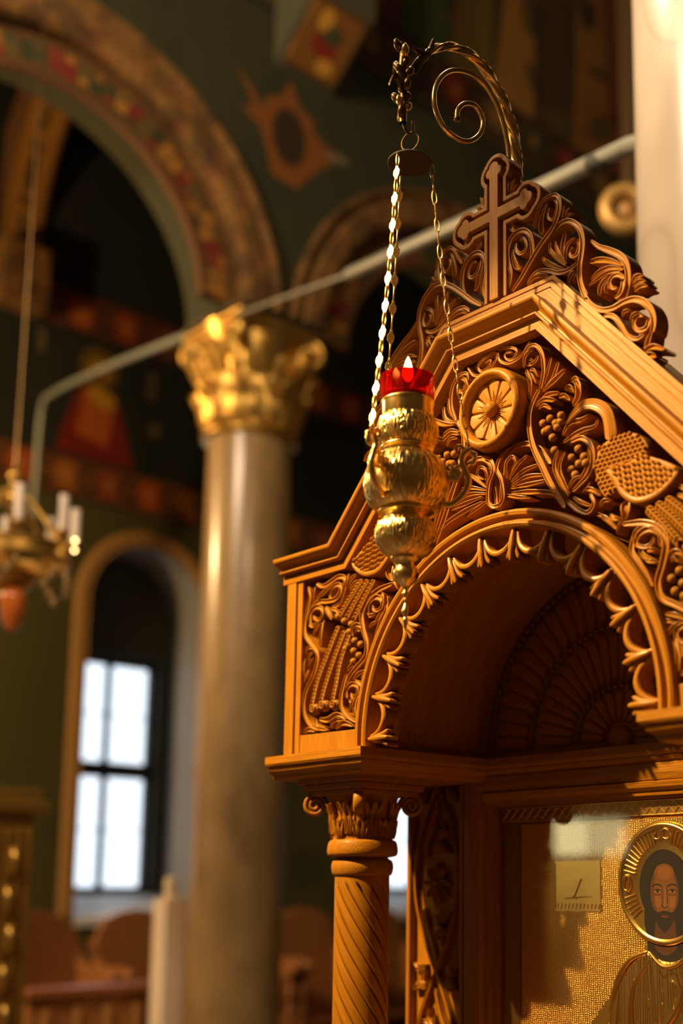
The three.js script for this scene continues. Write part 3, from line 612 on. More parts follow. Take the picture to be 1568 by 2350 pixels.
// --- spandrel panel: flat borders, pierced carving, medallion
const panel = part('front_panel', shrine);
for (const s of [1, -1]) {
  const X = (a, b) => (s > 0 ? [a, b] : [-b, -a]);
  add('border_board', rbox(...X(0.551, 0.580), 1.85, 2.212, -0.03, 0.004, 0.002), M.wood, panel);
  add('border_board', rbox(...X(0.533, 0.549), 1.85, 2.210, -0.03, 0.001, 0.002), M.wood, panel);
  add('bottom_board', extrude(new THREE.Shape([[0.536, 1.852], [0.536, 1.893], [0.358, 1.8905], [0.362, 1.852]].map(([x, y]) => V2(x * s, y))), 0.026, 0.001, -0.028), M.wood, panel);
  add('niche_rim', box(...X(0.343, 0.356), 1.85, 1.90, -0.335, -0.026), M.wood, panel);
  add('body_side', box(...X(0.560, 0.578), 1.85, 2.23, -0.34, -0.03), M.wood, panel);
}
add('gable_back', extrude(new THREE.Shape([[-0.57, 2.23], [-0.41, 2.23], [-0.11, 2.555], [0.11, 2.555], [0.41, 2.23], [0.57, 2.23]].map(([x, y]) => V2(x, y))), 0.014, 0, -0.364), M.wood, panel);
const carving = part('spandrel_carving', shrine);
parseStrands(SPAN).forEach(({ k, pts, w }, i) => {
  for (const s of [1, -1]) add(k === 'n' ? 'peacock_neck' : k === 'v' ? 'vine_scroll' : 'leaf', strand(both(pts, s), w.map((v) => v * (k === 'n' ? 1 : 0.84)), { profile: k, depth: 0.024, z: -0.001 - 0.0014 * (i % 5) + (k === 'n' ? 0.004 : 0), bow: 0.004 }), M.wood, carving);
});
const grapeGeo = new THREE.SphereGeometry(0.0072, 14, 10);
for (const [x, y] of GRAPES) for (const s of [1, -1]) { const g = add('grape', grapeGeo, M.wood, carving); g.position.set(x * s, y, -0.005 + 0.003 * rnd()); }
// peacock: body, wing, tail
const inside = (P, x, y) => { let c = false; for (let i = 0, j = P.length - 1; i < P.length; j = i++) if ((P[i][1] > y) !== (P[j][1] > y) && x < (P[j][0] - P[i][0]) * (y - P[i][1]) / (P[j][1] - P[i][1]) + P[i][0]) c = !c; return c; };
const closedSpline = (P, s) => new THREE.Shape(new THREE.CatmullRomCurve3(P.map(([x, y]) => V3(x * s, y, 0)), true, 'centripetal').getPoints(60).map((p) => V2(p.x, p.y)));
const RIBS1 = [[[0.3498, 2.1759], [0.3805, 2.1485], [0.4093, 2.1218]], [[0.332, 2.1727], [0.3602, 2.1451], [0.3886, 2.1141]], [[0.3145, 2.1696], [0.3401, 2.1417], [0.3681, 2.1079]]];
const RIBS2 = [[[0.4177, 2.0962], [0.4509, 2.044], [0.4799, 1.9951], [0.4951, 1.9533]], [[0.3991, 2.0844], [0.4297, 2.0337], [0.4537, 1.9875], [0.4667, 1.9562]], [[0.3852, 2.075], [0.411, 2.0238], [0.4235, 1.981], [0.4318, 1.954]]];
const EYES = [[0.4905, 1.9415], [0.462, 1.9455], [0.4292, 1.944]];
for (const s of [1, -1]) {
  add('peacock_body', extrude(closedSpline(BODY, s), 0.018, 0.004, -0.022), M.wood, carving);
  add('peacock_wing', extrude(closedSpline(WING, s), 0.020, 0.004, -0.021), M.wood, carving);
  add('wing_edge', strand(both(WINGRIM, s), [0.009, 0.011, 0.012, 0.011, 0.008], { profile: 'r', depth: 0.026, z: 0.004 }), M.wood, carving);
  const scales = [], barbs = [];
  for (let r = 0; r < 14; r++) for (let q = 0; q < 14; q++) {
    const x = 0.212 + q * 0.0092 + (r % 2) * 0.0046, y = 2.205 + r * 0.0074;
    if (inside(BODY, x, y) && !inside(WING, x, y)) scales.push(strand(both([[x, y + 0.005], [x + 0.001, y], [x + 0.0025, y - 0.0045]], s), [0.004, 0.0085, 0.005], { profile: 'b', depth: 0.008, z: 0.0005, bow: 0.0025, step: 0.003 }));
  }
  for (let r = 0; r < 9; r++) for (let q = 0; q < 15; q++) {
    const t = q / 14, x = 0.244 + 0.132 * t + r * 0.0015, y = 2.252 - 0.032 * t * t - r * 0.0098 + 0.010 * t + (q % 2) * 0.002;
    if (inside(WING, x, y)) barbs.push(strand(both([[x - 0.005, y + 0.004], [x, y + 0.001], [x + 0.007, y - 0.0055]], s), [0.003, 0.0066, 0.003], { profile: 'b', depth: 0.008, z: 0.0035, bow: 0.0035, step: 0.003 }));
  }
  add('body_feathers', scales, M.wood, carving).userData.kind = 'stuff';
  add('wing_feathers', barbs, M.wood, carving).userData.kind = 'stuff';
  [...RIBS1, ...RIBS2].forEach((rib, ri) => {
    const c = new THREE.CatmullRomCurve3(rib.map(([x, y]) => V3(x * s, y, 0))), L = c.getLength(), n = Math.round(L / 0.0078), bs = [strand(both(rib, s), [0.004, 0.005, 0.004], { profile: 'b', depth: 0.022, z: 0.001, bow: 0.001 }), strand(both(rib, s), [0.0155, 0.019, 0.017], { profile: 'r', depth: 0.016, z: -0.009, bow: 0.001 })];
    for (let i = 0; i <= n; i++) for (const e of [1, -1]) {
      const p = c.getPointAt(i / n), d = c.getTangentAt(i / n), nx = -d.y * e, ny = d.x * e, l = 0.0115;
      bs.push(strand([[p.x, p.y], [p.x + nx * l * 0.42 + d.x * l * 0.5, p.y + ny * l * 0.42 + d.y * l * 0.5], [p.x + nx * l * 0.75 + d.x * l * 1.35, p.y + ny * l * 0.75 + d.y * l * 1.35]], [0.0022, 0.0044, 0.0022], { profile: 'b', depth: 0.012, z: -0.002 + 0.0008 * e, bow: 0.0035, step: 0.003 }));
    }
    add('tail_feather', bs, M.wood, carving);
  });
  for (const [x, y] of EYES) {
    const e = add('feather_eye', [new THREE.SphereGeometry(0.0125, 20, 14).scale(1, 1, 0.8), new THREE.TorusGeometry(0.0062, 0.0018, 8, 22).translate(0, 0, 0.0095), new THREE.SphereGeometry(0.0032, 10, 8).translate(0, 0, 0.0098)], M.wood, carving);
    e.position.set(x * s, y, -0.006);
  }
}
// medallion
const medal = part('medallion', shrine); medal.position.set(0, 2.412, 0);
{
  const ring = lathe(smoothProfile([[0.0545, -0.02], [0.0545, 0.010], [0.0570, 0.019], [0.0630, 0.0245], [0.0695, 0.021], [0.0725, 0.012], [0.0725, -0.024]], 44), 72).rotateX(Math.PI / 2);
  add('rim', ring, M.wood, medal);
  add('dish', lathe([[0, 0.000], [0.056, 0.003], [0.056, -0.02]], 48).rotateX(Math.PI / 2), M.wood, medal);
  add('knob', lathe(smoothProfile([[0, 0.024], [0.008, 0.022], [0.0135, 0.014], [0.0125, 0.004], [0.012, -0.004]], 24), 32).rotateX(Math.PI / 2), M.wood, medal);
  for (let k = 0; k < 10; k++) {
    const a0 = (k + 0.35) * Math.PI / 5, rows = [];
    for (let i = 0; i <= 18; i++) {
      const t = i / 18, r = lerp(0.011, 0.0535, t), row = [], half = 0.304 * Math.sqrt(Math.min(1, (1 - t) * 14 + 0.04));
      for (let j = 0; j <= 28; j++) {
        const u = j / 14 - 1, a = a0 + u * half;
        let z = 0.0075 + 0.0030 * t - 0.0010 * u * u - 0.005 * Math.pow(Math.abs(u), 16);
        for (const [gu, gl] of [[0, 0.62], [-0.5, 0.42], [0.5, 0.42]]) if (t < gl) z -= 0.0026 * Math.exp(-Math.pow((u - gu) / 0.075, 2)) * Math.min(1, (gl - t) * 5);
        row.push(V3(r * Math.cos(a), r * Math.sin(a), z));
      }
      rows.push(row);
    }
    const pos = [], idx = [], W = 29; rows.flat().forEach((p) => pos.push(p.x, p.y, p.z));
    for (let i = 0; i < 18; i++) for (let j = 0; j < 28; j++) { const q = i * W + j; idx.push(q, q + W, q + W + 1, q, q + W + 1, q + 1); }
    const g = new THREE.BufferGeometry(); g.setAttribute('position', new THREE.Float32BufferAttribute(pos, 3)); g.setIndex(idx); g.computeVertexNormals();
    g.setAttribute('uv', new THREE.Float32BufferAttribute(rows.flat().flatMap((p) => [p.x, p.y]), 2));
    add('petal', g, M.wood, medal);
  }
}
// --- arch: moulding, hanging leaf fringe, barrel vault, fan behind
const AY = 1.868, arch = part('arch', shrine);
add('arch_moulding', lofted(sweep(arcPath(0.002, AY, 0.329, Math.PI + 0.04, -0.04, 72), [[-0.001, -0.03], [-0.001, 0.001], [0.001, 0.006], [0.005, 0.009], [0.0095, 0.0085], [0.012, 0.002], [0.015, 0.0005], [0.018, 0.002], [0.0205, 0.0085], [0.0255, 0.010], [0.0295, 0.0075], [0.032, 0.001], [0.032, -0.028]], faceAt)), M.wood, arch);
const polar = (r, a) => [0.002 + r * Math.cos(a), AY + r * Math.sin(a)];
const UN = 13, dA = Math.PI / UN;
for (let k = 0; k < UN; k++) {
  const a = Math.PI - k * dA;
  add('festoon', strand([polar(0.334, a - 0.07 * dA), polar(0.316, a - 0.10 * dA), polar(0.298, a - 0.24 * dA), polar(0.2890, a - 0.50 * dA), polar(0.294, a - 0.76 * dA), polar(0.311, a - 0.93 * dA), polar(0.334, a - 0.97 * dA)], [0.004, 0.007, 0.0095, 0.012, 0.011, 0.007, 0.004], { profile: 'r', depth: 0.03, z: -0.004, bow: 0.006, step: 0.003 }), M.wood, arch);
}
for (let k = 0; k <= UN; k++) {
  const a = Math.PI - k * dA;
  const lobes = [[[polar(0.326, a), polar(0.300, a), polar(0.272, a)], [0.006, 0.012, 0.007], 0.004], [[polar(0.320, a + 0.012), polar(0.296, a + 0.018), polar(0.277, a + 0.050)], [0.005, 0.010, 0.007], -0.002], [[polar(0.320, a - 0.012), polar(0.296, a - 0.018), polar(0.277, a - 0.050)], [0.005, 0.010, 0.007], -0.002]];
  for (const [p, w, z] of lobes) add('leaf_tip', strand(p, w, { profile: 'r', depth: 0.028, z, bow: 0.003, step: 0.003 }), M.wood, arch);
}
add('barrel_vault', lofted(sweep(arcPath(0, AY, 0.34, Math.PI, 0, 48), [[0, -0.335], [0, -0.03], [0.014, -0.03], [0.014, -0.335]], faceAt)), M.wood, arch);
const fan = part('fan_tympanum', shrine);
add('fan_ground', extrude(new THREE.Shape(arcPath(0, AY - 0.03, 0.345, 0, Math.PI, 40).map(([x, y]) => V2(x, y))), 0.012, 0, -0.348), M.wood, fan);
add('fan_hub', lathe([[0, 0.014], [0.020, 0.013], [0.027, 0.008], [0.029, 0]], 24).rotateX(Math.PI / 2).translate(0, 1.868, -0.336), M.wood, fan);
for (const [n, r0, r1] of [[11, 0.034, 0.098], [24, 0.106, 0.215], [30, 0.222, 0.325]]) {
  for (let k = 0; k < n; k++) {
    const a = (k + 0.5) * Math.PI / n, w = (r) => 2 * r * Math.tan(Math.PI / 2 / n) * 0.94;
    add('fan_rib', strand([[r0 * Math.cos(a), AY + r0 * Math.sin(a)], [r1 * Math.cos(a), AY + r1 * Math.sin(a)]], [w(r0), w(r1)], { profile: 'b', depth: 0.004, z: -0.330, bow: 0, step: 0.02, relief: 0.8 }), M.wood, fan);
  }
  const beads = []; const nb = n * 2; for (let k = 0; k < nb; k++) { const a = (k + 0.5) * Math.PI / nb; beads.push(new THREE.SphereGeometry(1, 8, 6).scale(0.42 * r1 * Math.PI / nb, 0.0042, 0.005).rotateZ(a + Math.PI / 2).translate((r1 + 0.0035) * Math.cos(a), AY + (r1 + 0.0035) * Math.sin(a), -0.331)); }
  add('bead_ring', beads, M.wood, fan);
}
// --- entablature running round the niche in plan
const planAt = (a, b, h) => V3(a, h, b);
const entab = part('entablature', shrine);
const planPath = [[-0.602, 0.0], [-0.342, 0.0], [-0.342, -0.332], [0.342, -0.332], [0.342, 0.0], [0.602, 0.0]];
const entabProfile = [[-0.02, 1.808], [0.006, 1.808], [0.010, 1.811], [0.013, 1.818], [0.021, 1.824], [0.024, 1.829], [0.024, 1.832], [0.0285, 1.834], [0.031, 1.838], [0.031, 1.8525], [-0.02, 1.8525]];
for (const g of sweepHard(planPath, entabProfile, planAt)) add('cornice_moulding', g, M.wood, entab);
for (const s of [1, -1]) { const X = (a, b) => (s > 0 ? [a, b] : [-b, -a]); add('cornice_core', box(...X(0.345, 0.601), 1.809, 1.852, -0.33, -0.002), M.wood, entab); }
// --- back board, pilasters, icon frame
const back = part('back_board', shrine);
add('back_panel', box(-0.58, 0.58, 0.70, 1.82, -0.37, -0.352), M.wood, back);
add('upper_back_panel', box(-0.578, 0.578, 1.82, 2.24, -0.366, -0.35), M.wood, back);
for (const g of sweepHard(planPath.slice(2, 4).map(([x, z]) => [x, z]), [[-0.02, 1.762], [0.004, 1.762], [0.006, 1.770], [0.014, 1.776], [0.017, 1.785], [0.006, 1.790], [0.008, 1.808], [-0.02, 1.808]], planAt)) add('frieze_moulding', g, M.wood, back);
const pilaster = (s) => {
  const p = part('pilaster', shrine), cx = s * 0.487;
  add('pilaster_board', rbox(cx - 0.085, cx + 0.085, 0.71, 1.808, -0.352, -0.342, 0.003), M.wood, p);
  for (const e of [1, -1]) add('pilaster_edge', rbox(cx + e * 0.0795 - 0.0055, cx + e * 0.0795 + 0.0055, 0.71, 1.808, -0.345, -0.322, 0.003), M.wood, p);
  const o = { depth: 0.016, z: -0.328, bow: 0.002 }, st = (pts, w, k = 'l') => add(k === 'v' ? 'interlaced_band' : 'leaf', strand(pts.map(([x, y]) => [cx + x, y]), w, { ...o, profile: k }), M.wood, p);
  const H = 0.385, top = 1.812, amp = 0.066;
  for (const e of [1, -1]) st(Array.from({ length: 37 }, (_, i) => { const y = top - i * 0.029; return [e * amp * Math.sin((top - y) / H * Math.PI), y]; }), [0.006], 'v');
  for (let q = 0; q < 3; q++) {
    const y0 = top - (q + 0.53) * H, X = q % 2 ? -1 : 1;
    for (let k = 0; k < 8; k++) { const a = k * Math.PI / 4 + Math.PI / 2; st([[0.006 * Math.cos(a), y0 + 0.006 * Math.sin(a)], [0.022 * Math.cos(a), y0 + 0.024 * Math.sin(a)], [0.037 * Math.cos(a), y0 + 0.042 * Math.sin(a)]], [0.005, 0.014, 0.009]); }
    const eye = add('flower_eye', new THREE.SphereGeometry(0.007, 12, 8), M.wood, p); eye.position.set(cx, y0, -0.33);
    for (const e of [1, -1]) {
      st([[X * -0.035, y0 + e * 0.052], [X * -0.030, y0 + e * 0.085], [X * -0.012, y0 + e * 0.125], [X * 0.002, y0 + e * 0.17]], [0.006, 0.011, 0.010, 0.005], 'v');
      st([[X * -0.014, y0 + e * 0.065], [X * 0.012, y0 + e * 0.078], [X * 0.040, y0 + e * 0.060]], [0.006, 0.012, 0.005]);
      st([[X * -0.006, y0 + e * 0.082], [X * 0.016, y0 + e * 0.094], [X * 0.036, y0 + e * 0.104], [X * 0.040, y0 + e * 0.082]], [0.005, 0.009, 0.008, 0.004]);
      st([[X * 0.002, y0 + e * 0.118], [X * 0.006, y0 + e * 0.098], [X * 0.022, y0 + e * 0.112], [X * 0.016, y0 + e * 0.130]], [0.006, 0.008, 0.008, 0.005]);
      for (const g of [1, -1]) for (let k = 0; k < 4; k++) { const a = 0.35 + k * 0.34; st([[g * 0.030, y0 + e * (0.168 + 0.004 * k)], [g * (0.030 + 0.024 * Math.cos(a)), y0 + e * (0.168 + 0.024 * Math.sin(a) * 0.6)], [g * (0.030 + 0.04 * Math.cos(a)), y0 + e * (0.160 + 0.05 * Math.sin(a) - 0.012)]], [0.004, 0.009, 0.006]); }
    }
  }
};
pilaster(-1); pilaster(1);
const frame = part('icon_frame', shrine);
const FR = [[-0.318, 1.00], [-0.318, 1.757], [0.318, 1.757], [0.318, 1.00]];
for (const g of sweepHard(FR, [[0.000, -0.350], [0.0, -0.337], [0.012, -0.334], [0.016, -0.328], [0.028, -0.326], [0.032, -0.318], [0.044, -0.314], [0.060, -0.314], [0.066, -0.320], [0.078, -0.320], [0.082, -0.350]].map(([n, h]) => [n, h]), faceAt, true)) add('frame_moulding', g, M.wood, frame);
// --- columns with capitals
const shaftGeo = (() => {
  const R = 0.053, top = 1.626, bot = 0.745, nF = 16, nA = 14 * nF, nY = 190, cut = [0, 0.2, 0.33, 0.365, 0.37, 0.385, 0.42, 0.46, 0.5, 0.54, 0.58, 0.615, 0.63, 0.635, 0.67, 0.8], pos = [], idx = [], uv = [], N = 14, tw = -12.0;
  for (let j = 0; j <= nY; j++) {
    const y = lerp(top, bot, j / nY), env = Math.min(1, Math.max(0, (1.606 - y) / 0.010)) * Math.min(1, Math.max(0, (y - 0.76) / 0.010));
    for (let i = 0; i <= nA; i++) {
      const f = cut[i % nF], a = (Math.floor(i / nF) + f) / N * 2 * Math.PI + y * tw;      // the grid turns with the flutes
      const d = Math.abs(f - 0.5), g = d < 0.13 ? Math.sqrt(1 - (d / 0.13) ** 2) : 0, r = R - 0.0065 * g * Math.sqrt(env);
      pos.push(r * Math.sin(a), y, r * Math.cos(a)); uv.push(i / nA * 2 * Math.PI * R, y);
    }
  }
  for (let j = 0; j < nY; j++) for (let i = 0; i < nA; i++) { const q = j * (nA + 1) + i; idx.push(q, q + nA + 1, q + 1, q + 1, q + nA + 1, q + nA + 2); }
  const g = new THREE.BufferGeometry(); g.setAttribute('position', new THREE.Float32BufferAttribute(pos, 3)); g.setAttribute('uv', new THREE.Float32BufferAttribute(uv, 2)); g.setIndex(idx); g.computeVertexNormals(); return g;
})();
const wrap = (rad, R0) => (x, y, z) => { const R = rad(y) + z, a = x / R0; return V3(R * Math.sin(a), y, R * Math.cos(a)); };
for (const s of [-1, 1]) {
  const c = part('twisted_column', shrine); c.position.set(s * 0.461, 0, -0.105);
  add('shaft', shaftGeo, M.wood, c);
  add('neck_ring', lathe(smoothProfile([[0.051, 1.620], [0.0575, 1.624], [0.0605, 1.637], [0.0580, 1.649], [0.052, 1.653], [0.049, 1.657]], 30)), M.wood, c);
  add('collar', lathe(smoothProfile([[0.048, 1.656], [0.0650, 1.659], [0.0690, 1.667], [0.0680, 1.679], [0.0650, 1.687], [0.058, 1.691]], 30)), M.wood, c);
  const bell = (y) => 0.058 + 0.003 * Math.sin((y - 1.685) * 12) + Math.max(0, y - 1.74) * 0.25;
  add('bell', lathe(Array.from({ length: 16 }, (_, i) => { const y = lerp(1.68, 1.79, i / 15); return [bell(y), y]; })), M.wood, c);
  for (const [n, off, h, y0] of [[8, 0, 0.036, 1.692], [8, Math.PI / 8, 0.060, 1.700]]) for (let k = 0; k < n; k++) {
    const Q = 0.06, a = (k * 2 * Math.PI / n + off) * Q, mp = wrap((y) => bell(y) + Math.max(0, (y - y0 - h * 0.6)) * 0.4, Q);
    for (const [dx, tilt, w] of [[0, 0, 0.014], [-0.0085, -0.006, 0.011], [0.0085, 0.006, 0.011]]) add('acanthus_leaf', strand([[a + dx * 0.5, y0], [a + dx, y0 + h * 0.55], [a + dx + tilt, y0 + h]], [w * 0.8, w, w * 0.5], { profile: 'l', depth: 0.006, z: 0.0035, bow: 0.004, step: 0.004, map: mp, relief: 0.5 }), M.wood, c);
  }
  for (let k = 0; k < 4; k++) {
    const sp = Array.from({ length: 26 }, (_, i) => { const t = i / 25, a = Math.PI * 0.5 - t * 4.1 * Math.PI * 0.9, r = lerp(0.021, 0.004, t); return V3(0, 1.757 + r * Math.sin(a), 0.094 + r * Math.cos(a)); });
    add('volute', new THREE.TubeGeometry(new THREE.CatmullRomCurve3([V3(0, 1.70, 0.058), V3(0, 1.735, 0.063), V3(0, 1.765, 0.074), ...sp]), 70, 0.0052, 8).scale(2.0, 1, 1).rotateY(k * Math.PI / 2 + Math.PI / 4), M.wood, c);
  }
  add('abacus', [rbox(-0.093, 0.093, 1.797, 1.81, -0.093, 0.093, 0.002), rbox(-0.085, 0.085, 1.784, 1.797, -0.085, 0.085, 0.003), rbox(-0.078, 0.078, 1.774, 1.784, -0.078, 0.078, 0.002)], M.wood, c);
  add('base_ring', lathe(smoothProfile([[0.05, 0.76], [0.066, 0.755], [0.069, 0.742], [0.062, 0.732], [0.072, 0.722], [0.074, 0.71], [0.07, 0.70]], 30)), M.wood, c);
}
// --- lower cabinet
const cab = part('cabinet', shrine);
add('cabinet_top', rbox(-0.62, 0.62, 0.66, 0.703, -0.40, 0.0, 0.006, 'x'), M.wood, cab);
add('cabinet_body', rbox(-0.60, 0.60, 0.08, 0.66, -0.385, -0.02, 0.004), M.wood, cab);
add('plinth', rbox(-0.63, 0.63, 0.0, 0.08, -0.40, 0.05, 0.004), M.wood, cab);
// ------------------------------------------------------------------ the icon behind glass
const icon = thing('icon', 'painted icon of a bearded haloed figure under a gilded relief cover', 'icon');
{
  const ZP = -0.349;
  const sheet = std(rgb(0.72, 0.45, 0.12), 0.30, { metalness: 1 });
  const sheetPlain = std(rgb(0.82, 0.54, 0.17), 0.26, { metalness: 1 });
  const sheetChased = std(rgb(0.82, 0.54, 0.17), 0.26, { metalness: 1, bumpMap: chaseBump, bumpScale: 0.002 });
  add('wooden_panel', box(-0.317, 0.317, 1.0, 1.757, -0.352, -0.3495), M.wood, icon);
  const FX = 0.083, HY = 1.606;
  const ground = new THREE.Shape([[-0.262, 1.005], [-0.262, 1.722], [0.312, 1.722], [0.312, 1.005]].map(([x, y]) => V2(x, y)));
  const fig = new THREE.Path(arcPath(FX, HY, 0.063, 0, Math.PI * 2, 40).map(([x, y]) => V2(x, y))); ground.holes.push(fig);
  add('hammered_ground', extrude(ground, 0.002, 0, ZP), sheet, icon);
  { // punched dots of the gilded ground, too many to count
    const sites = [], px = 0.0052, py = 0.0039;
    for (let r = 0; r < 130; r++) for (let q = 0; q < 112; q++) { const x = -0.258 + q * px + 0.0008 * Math.sin(r * 0.7), y = 1.719 - r * py + 0.001 * Math.sin(q * 0.9); if (x < 0.309 && Math.hypot(x - FX, (y - HY) / 1.08) > 0.104 && !(x > -0.174 && x < -0.06 && y > 1.553 && y < 1.65) && !(y < 1.50 && Math.abs(x - FX) < 0.04 + (1.50 - y) * 0.9 && Math.abs(x - FX) < 0.17)) sites.push([x + (rnd() - 0.5) * 0.0006, y + (rnd() - 0.5) * 0.0006]); }
    const dots = new THREE.InstancedMesh(new THREE.SphereGeometry(0.0017, 8, 6).scale(1.15, 0.82, 0.8), sheetPlain, sites.length), m4 = new THREE.Matrix4();
    sites.forEach(([x, y], i) => dots.setMatrixAt(i, m4.makeTranslation(x, y, ZP + 0.002)));
    dots.name = 'punched_dots'; dots.userData.kind = 'stuff'; icon.add(dots);
  }
  // lattice border along the top and side
  const lat = part('border_band', icon);
  add('band_ground', [box(-0.316, 0.316, 1.728, 1.755, ZP, ZP + 0.002), box(-0.315, -0.268, 1.005, 1.725, ZP, ZP + 0.0012)], std(rgb(0.42, 0.26, 0.08), 0.4, { metalness: 1 }), lat);
  const rod = (x0, y0, x1, y1, r = 0.0011) => { const l = Math.hypot(x1 - x0, y1 - y0); return new THREE.CylinderGeometry(r, r, l, 6).rotateZ(Math.atan2(y1 - y0, x1 - x0) - Math.PI / 2).translate((x0 + x1) / 2, (y0 + y1) / 2, ZP + 0.0022); };
  for (let k = 0; k < 30; k++) { const x = -0.312 + k * 0.021; add('lattice_cross', [rod(x, 1.731, x + 0.02, 1.752), rod(x, 1.752, x + 0.02, 1.731)], sheetPlain, lat); }
  for (const y of [1.7285, 1.7545]) add('bead_line', rod(-0.315, y, 0.315, y, 0.0014), sheetPlain, lat);
  // painted head shown through the cut-out
  const face = canvasTex(512, 768, (c, w, h) => {   // 0.16 m wide, 0.24 m high; seen through the head-shaped opening
    const E = (x, y, a, b, r = 0) => { c.beginPath(); c.ellipse(x, y, a, b, r, 0, 7); c.fill(); };
    c.fillStyle = '#1a0c05'; c.fillRect(0, 0, w, h);
    c.fillStyle = '#120804'; E(256, 260, 178, 240); c.fillRect(78, 260, 90, 330); c.fillRect(344, 260, 90, 280);
    c.fillStyle = '#4a2810'; c.beginPath(); c.moveTo(192, 440); c.lineTo(176, 620); c.quadraticCurveTo(256, 720, 346, 620); c.lineTo(330, 440); c.fill();
    c.fillStyle = '#54300f'; E(260, 300, 104, 176);
    c.fillStyle = '#6a4018'; E(264, 300, 84, 150); E(262, 180, 74, 56);
    c.fillStyle = '#7a4c1e'; E(264, 178, 54, 40); E(316, 352, 24, 40, 0.2); E(212, 352, 22, 40, -0.2); E(262, 330, 14, 66);
    c.fillStyle = '#1c0e06'; c.beginPath(); c.moveTo(158, 340); c.quadraticCurveTo(164, 470, 256, 540); c.quadraticCurveTo(352, 470, 364, 340); c.quadraticCurveTo(338, 424, 300, 414); c.quadraticCurveTo(262, 398, 220, 414); c.quadraticCurveTo(180, 424, 158, 340); c.fill();
    c.fillStyle = '#5c2a16'; E(260, 440, 28, 8);
    c.strokeStyle = '#160a04'; c.lineWidth = 9; c.beginPath(); c.moveTo(170, 262); c.quadraticCurveTo(204, 236, 244, 262); c.moveTo(282, 262); c.quadraticCurveTo(322, 236, 356, 262); c.stroke();
    c.lineWidth = 5; c.beginPath(); c.moveTo(248, 266); c.quadraticCurveTo(252, 350, 240, 378); c.quadraticCurveTo(262, 396, 284, 378); c.moveTo(278, 266); c.lineTo(282, 362); c.stroke();
    for (const x of [208, 318]) { c.fillStyle = '#86602e'; E(x, 288, 28, 11); c.fillStyle = '#0e0502'; E(x + 2, 287, 11, 11); c.lineWidth = 6; c.beginPath(); c.moveTo(x - 34, 290); c.quadraticCurveTo(x, 268, x + 34, 290); c.stroke(); c.lineWidth = 3; c.beginPath(); c.moveTo(x - 28, 308); c.quadraticCurveTo(x, 318, x + 28, 308); c.stroke(); }
    c.strokeStyle = '#2a1408'; c.lineWidth = 4; c.beginPath(); c.moveTo(222, 560); c.lineTo(250, 620); c.moveTo(306, 560); c.lineTo(282, 620); c.stroke();
  });
  const hs = new THREE.Shape(); hs.absellipse(FX, 1.600, 0.053, 0.066, -0.62, Math.PI + 0.62, false); hs.lineTo(FX - 0.044, 1.535); hs.quadraticCurveTo(FX - 0.034, 1.50, FX - 0.040, 1.482); hs.quadraticCurveTo(FX, 1.452, FX + 0.05, 1.482); hs.quadraticCurveTo(FX + 0.044, 1.51, FX + 0.048, 1.54);
  const hg = extrude(hs, 0.0015, 0, ZP + 0.0052, 24), hu = hg.attributes.uv, hp = hg.attributes.position; for (let i = 0; i < hu.count; i++) hu.setXY(i, (hp.getX(i) - FX) / 0.150 + 0.5, (hp.getY(i) - 1.452) / 0.225);
  add('painted_head', hg, std(rgb(0.8, 0.8, 0.8), 0.85, { map: face }), icon);
  // halo
  const halo = part('halo', icon);
  add('halo_ring', lathe([[0.050, 0.001], [0.055, 0.0025], [0.090, 0.0036], [0.0915, 0.007], [0.0955, 0.0085], [0.0995, 0.0075], [0.102, 0.002], [0.102, -0.001]], 64).rotateX(Math.PI / 2).scale(1, 1.08, 1).translate(FX, HY, ZP + 0.002), sheetPlain, halo);
  for (let k = 0; k < 44; k++) { const a = -0.7 + k / 43 * (Math.PI + 1.4); if (Math.abs(a - Math.PI / 2) < 0.22 || Math.abs(a - Math.PI) < 0.2 || Math.abs(a) < 0.2) continue; add('halo_ray', new THREE.CylinderGeometry(0.0012, 0.0018, 0.026, 6).rotateZ(a - Math.PI / 2).translate(FX + 0.078 * Math.cos(a), HY + 0.084 * Math.sin(a), ZP + 0.0065), sheetPlain, halo); }
  for (const [a, ch] of [[Math.PI, 'O'], [Math.PI / 2, 'w'], [0, 'N']]) {
    const x = FX + 0.081 * Math.cos(a), y = HY + 0.087 * Math.sin(a), t = 0.0016;
    const tor = (cx, cy, rx, ry, a0, arc) => new THREE.TorusGeometry(rx, t, 6, 20, arc).scale(1, ry / rx, 1).rotateZ(a0).translate(x + cx, y + cy, ZP + 0.0085);
    const bar = (x0, y0, x1, y1) => { const l = Math.hypot(x1 - x0, y1 - y0); return new THREE.CylinderGeometry(t, t, l, 6).rotateZ(Math.atan2(y1 - y0, x1 - x0) - Math.PI / 2).translate(x + (x0 + x1) / 2, y + (y0 + y1) / 2, ZP + 0.0085); };
    add('halo_letter', ch === 'O' ? [tor(0, 0, 0.008, 0.014, 0, Math.PI * 2)] : ch === 'w' ? [tor(-0.0085, 0, 0.008, 0.010, Math.PI * 0.75, Math.PI * 1.5), tor(0.0085, 0, 0.008, 0.010, -Math.PI * 0.75, Math.PI * 1.5)] : [bar(-0.007, -0.012, -0.007, 0.012), bar(0.007, -0.012, 0.007, 0.012), bar(-0.007, 0.012, 0.007, -0.012)], sheetPlain, halo);
  }
  // robe relief
  const robe = part('gilded_robe', icon);
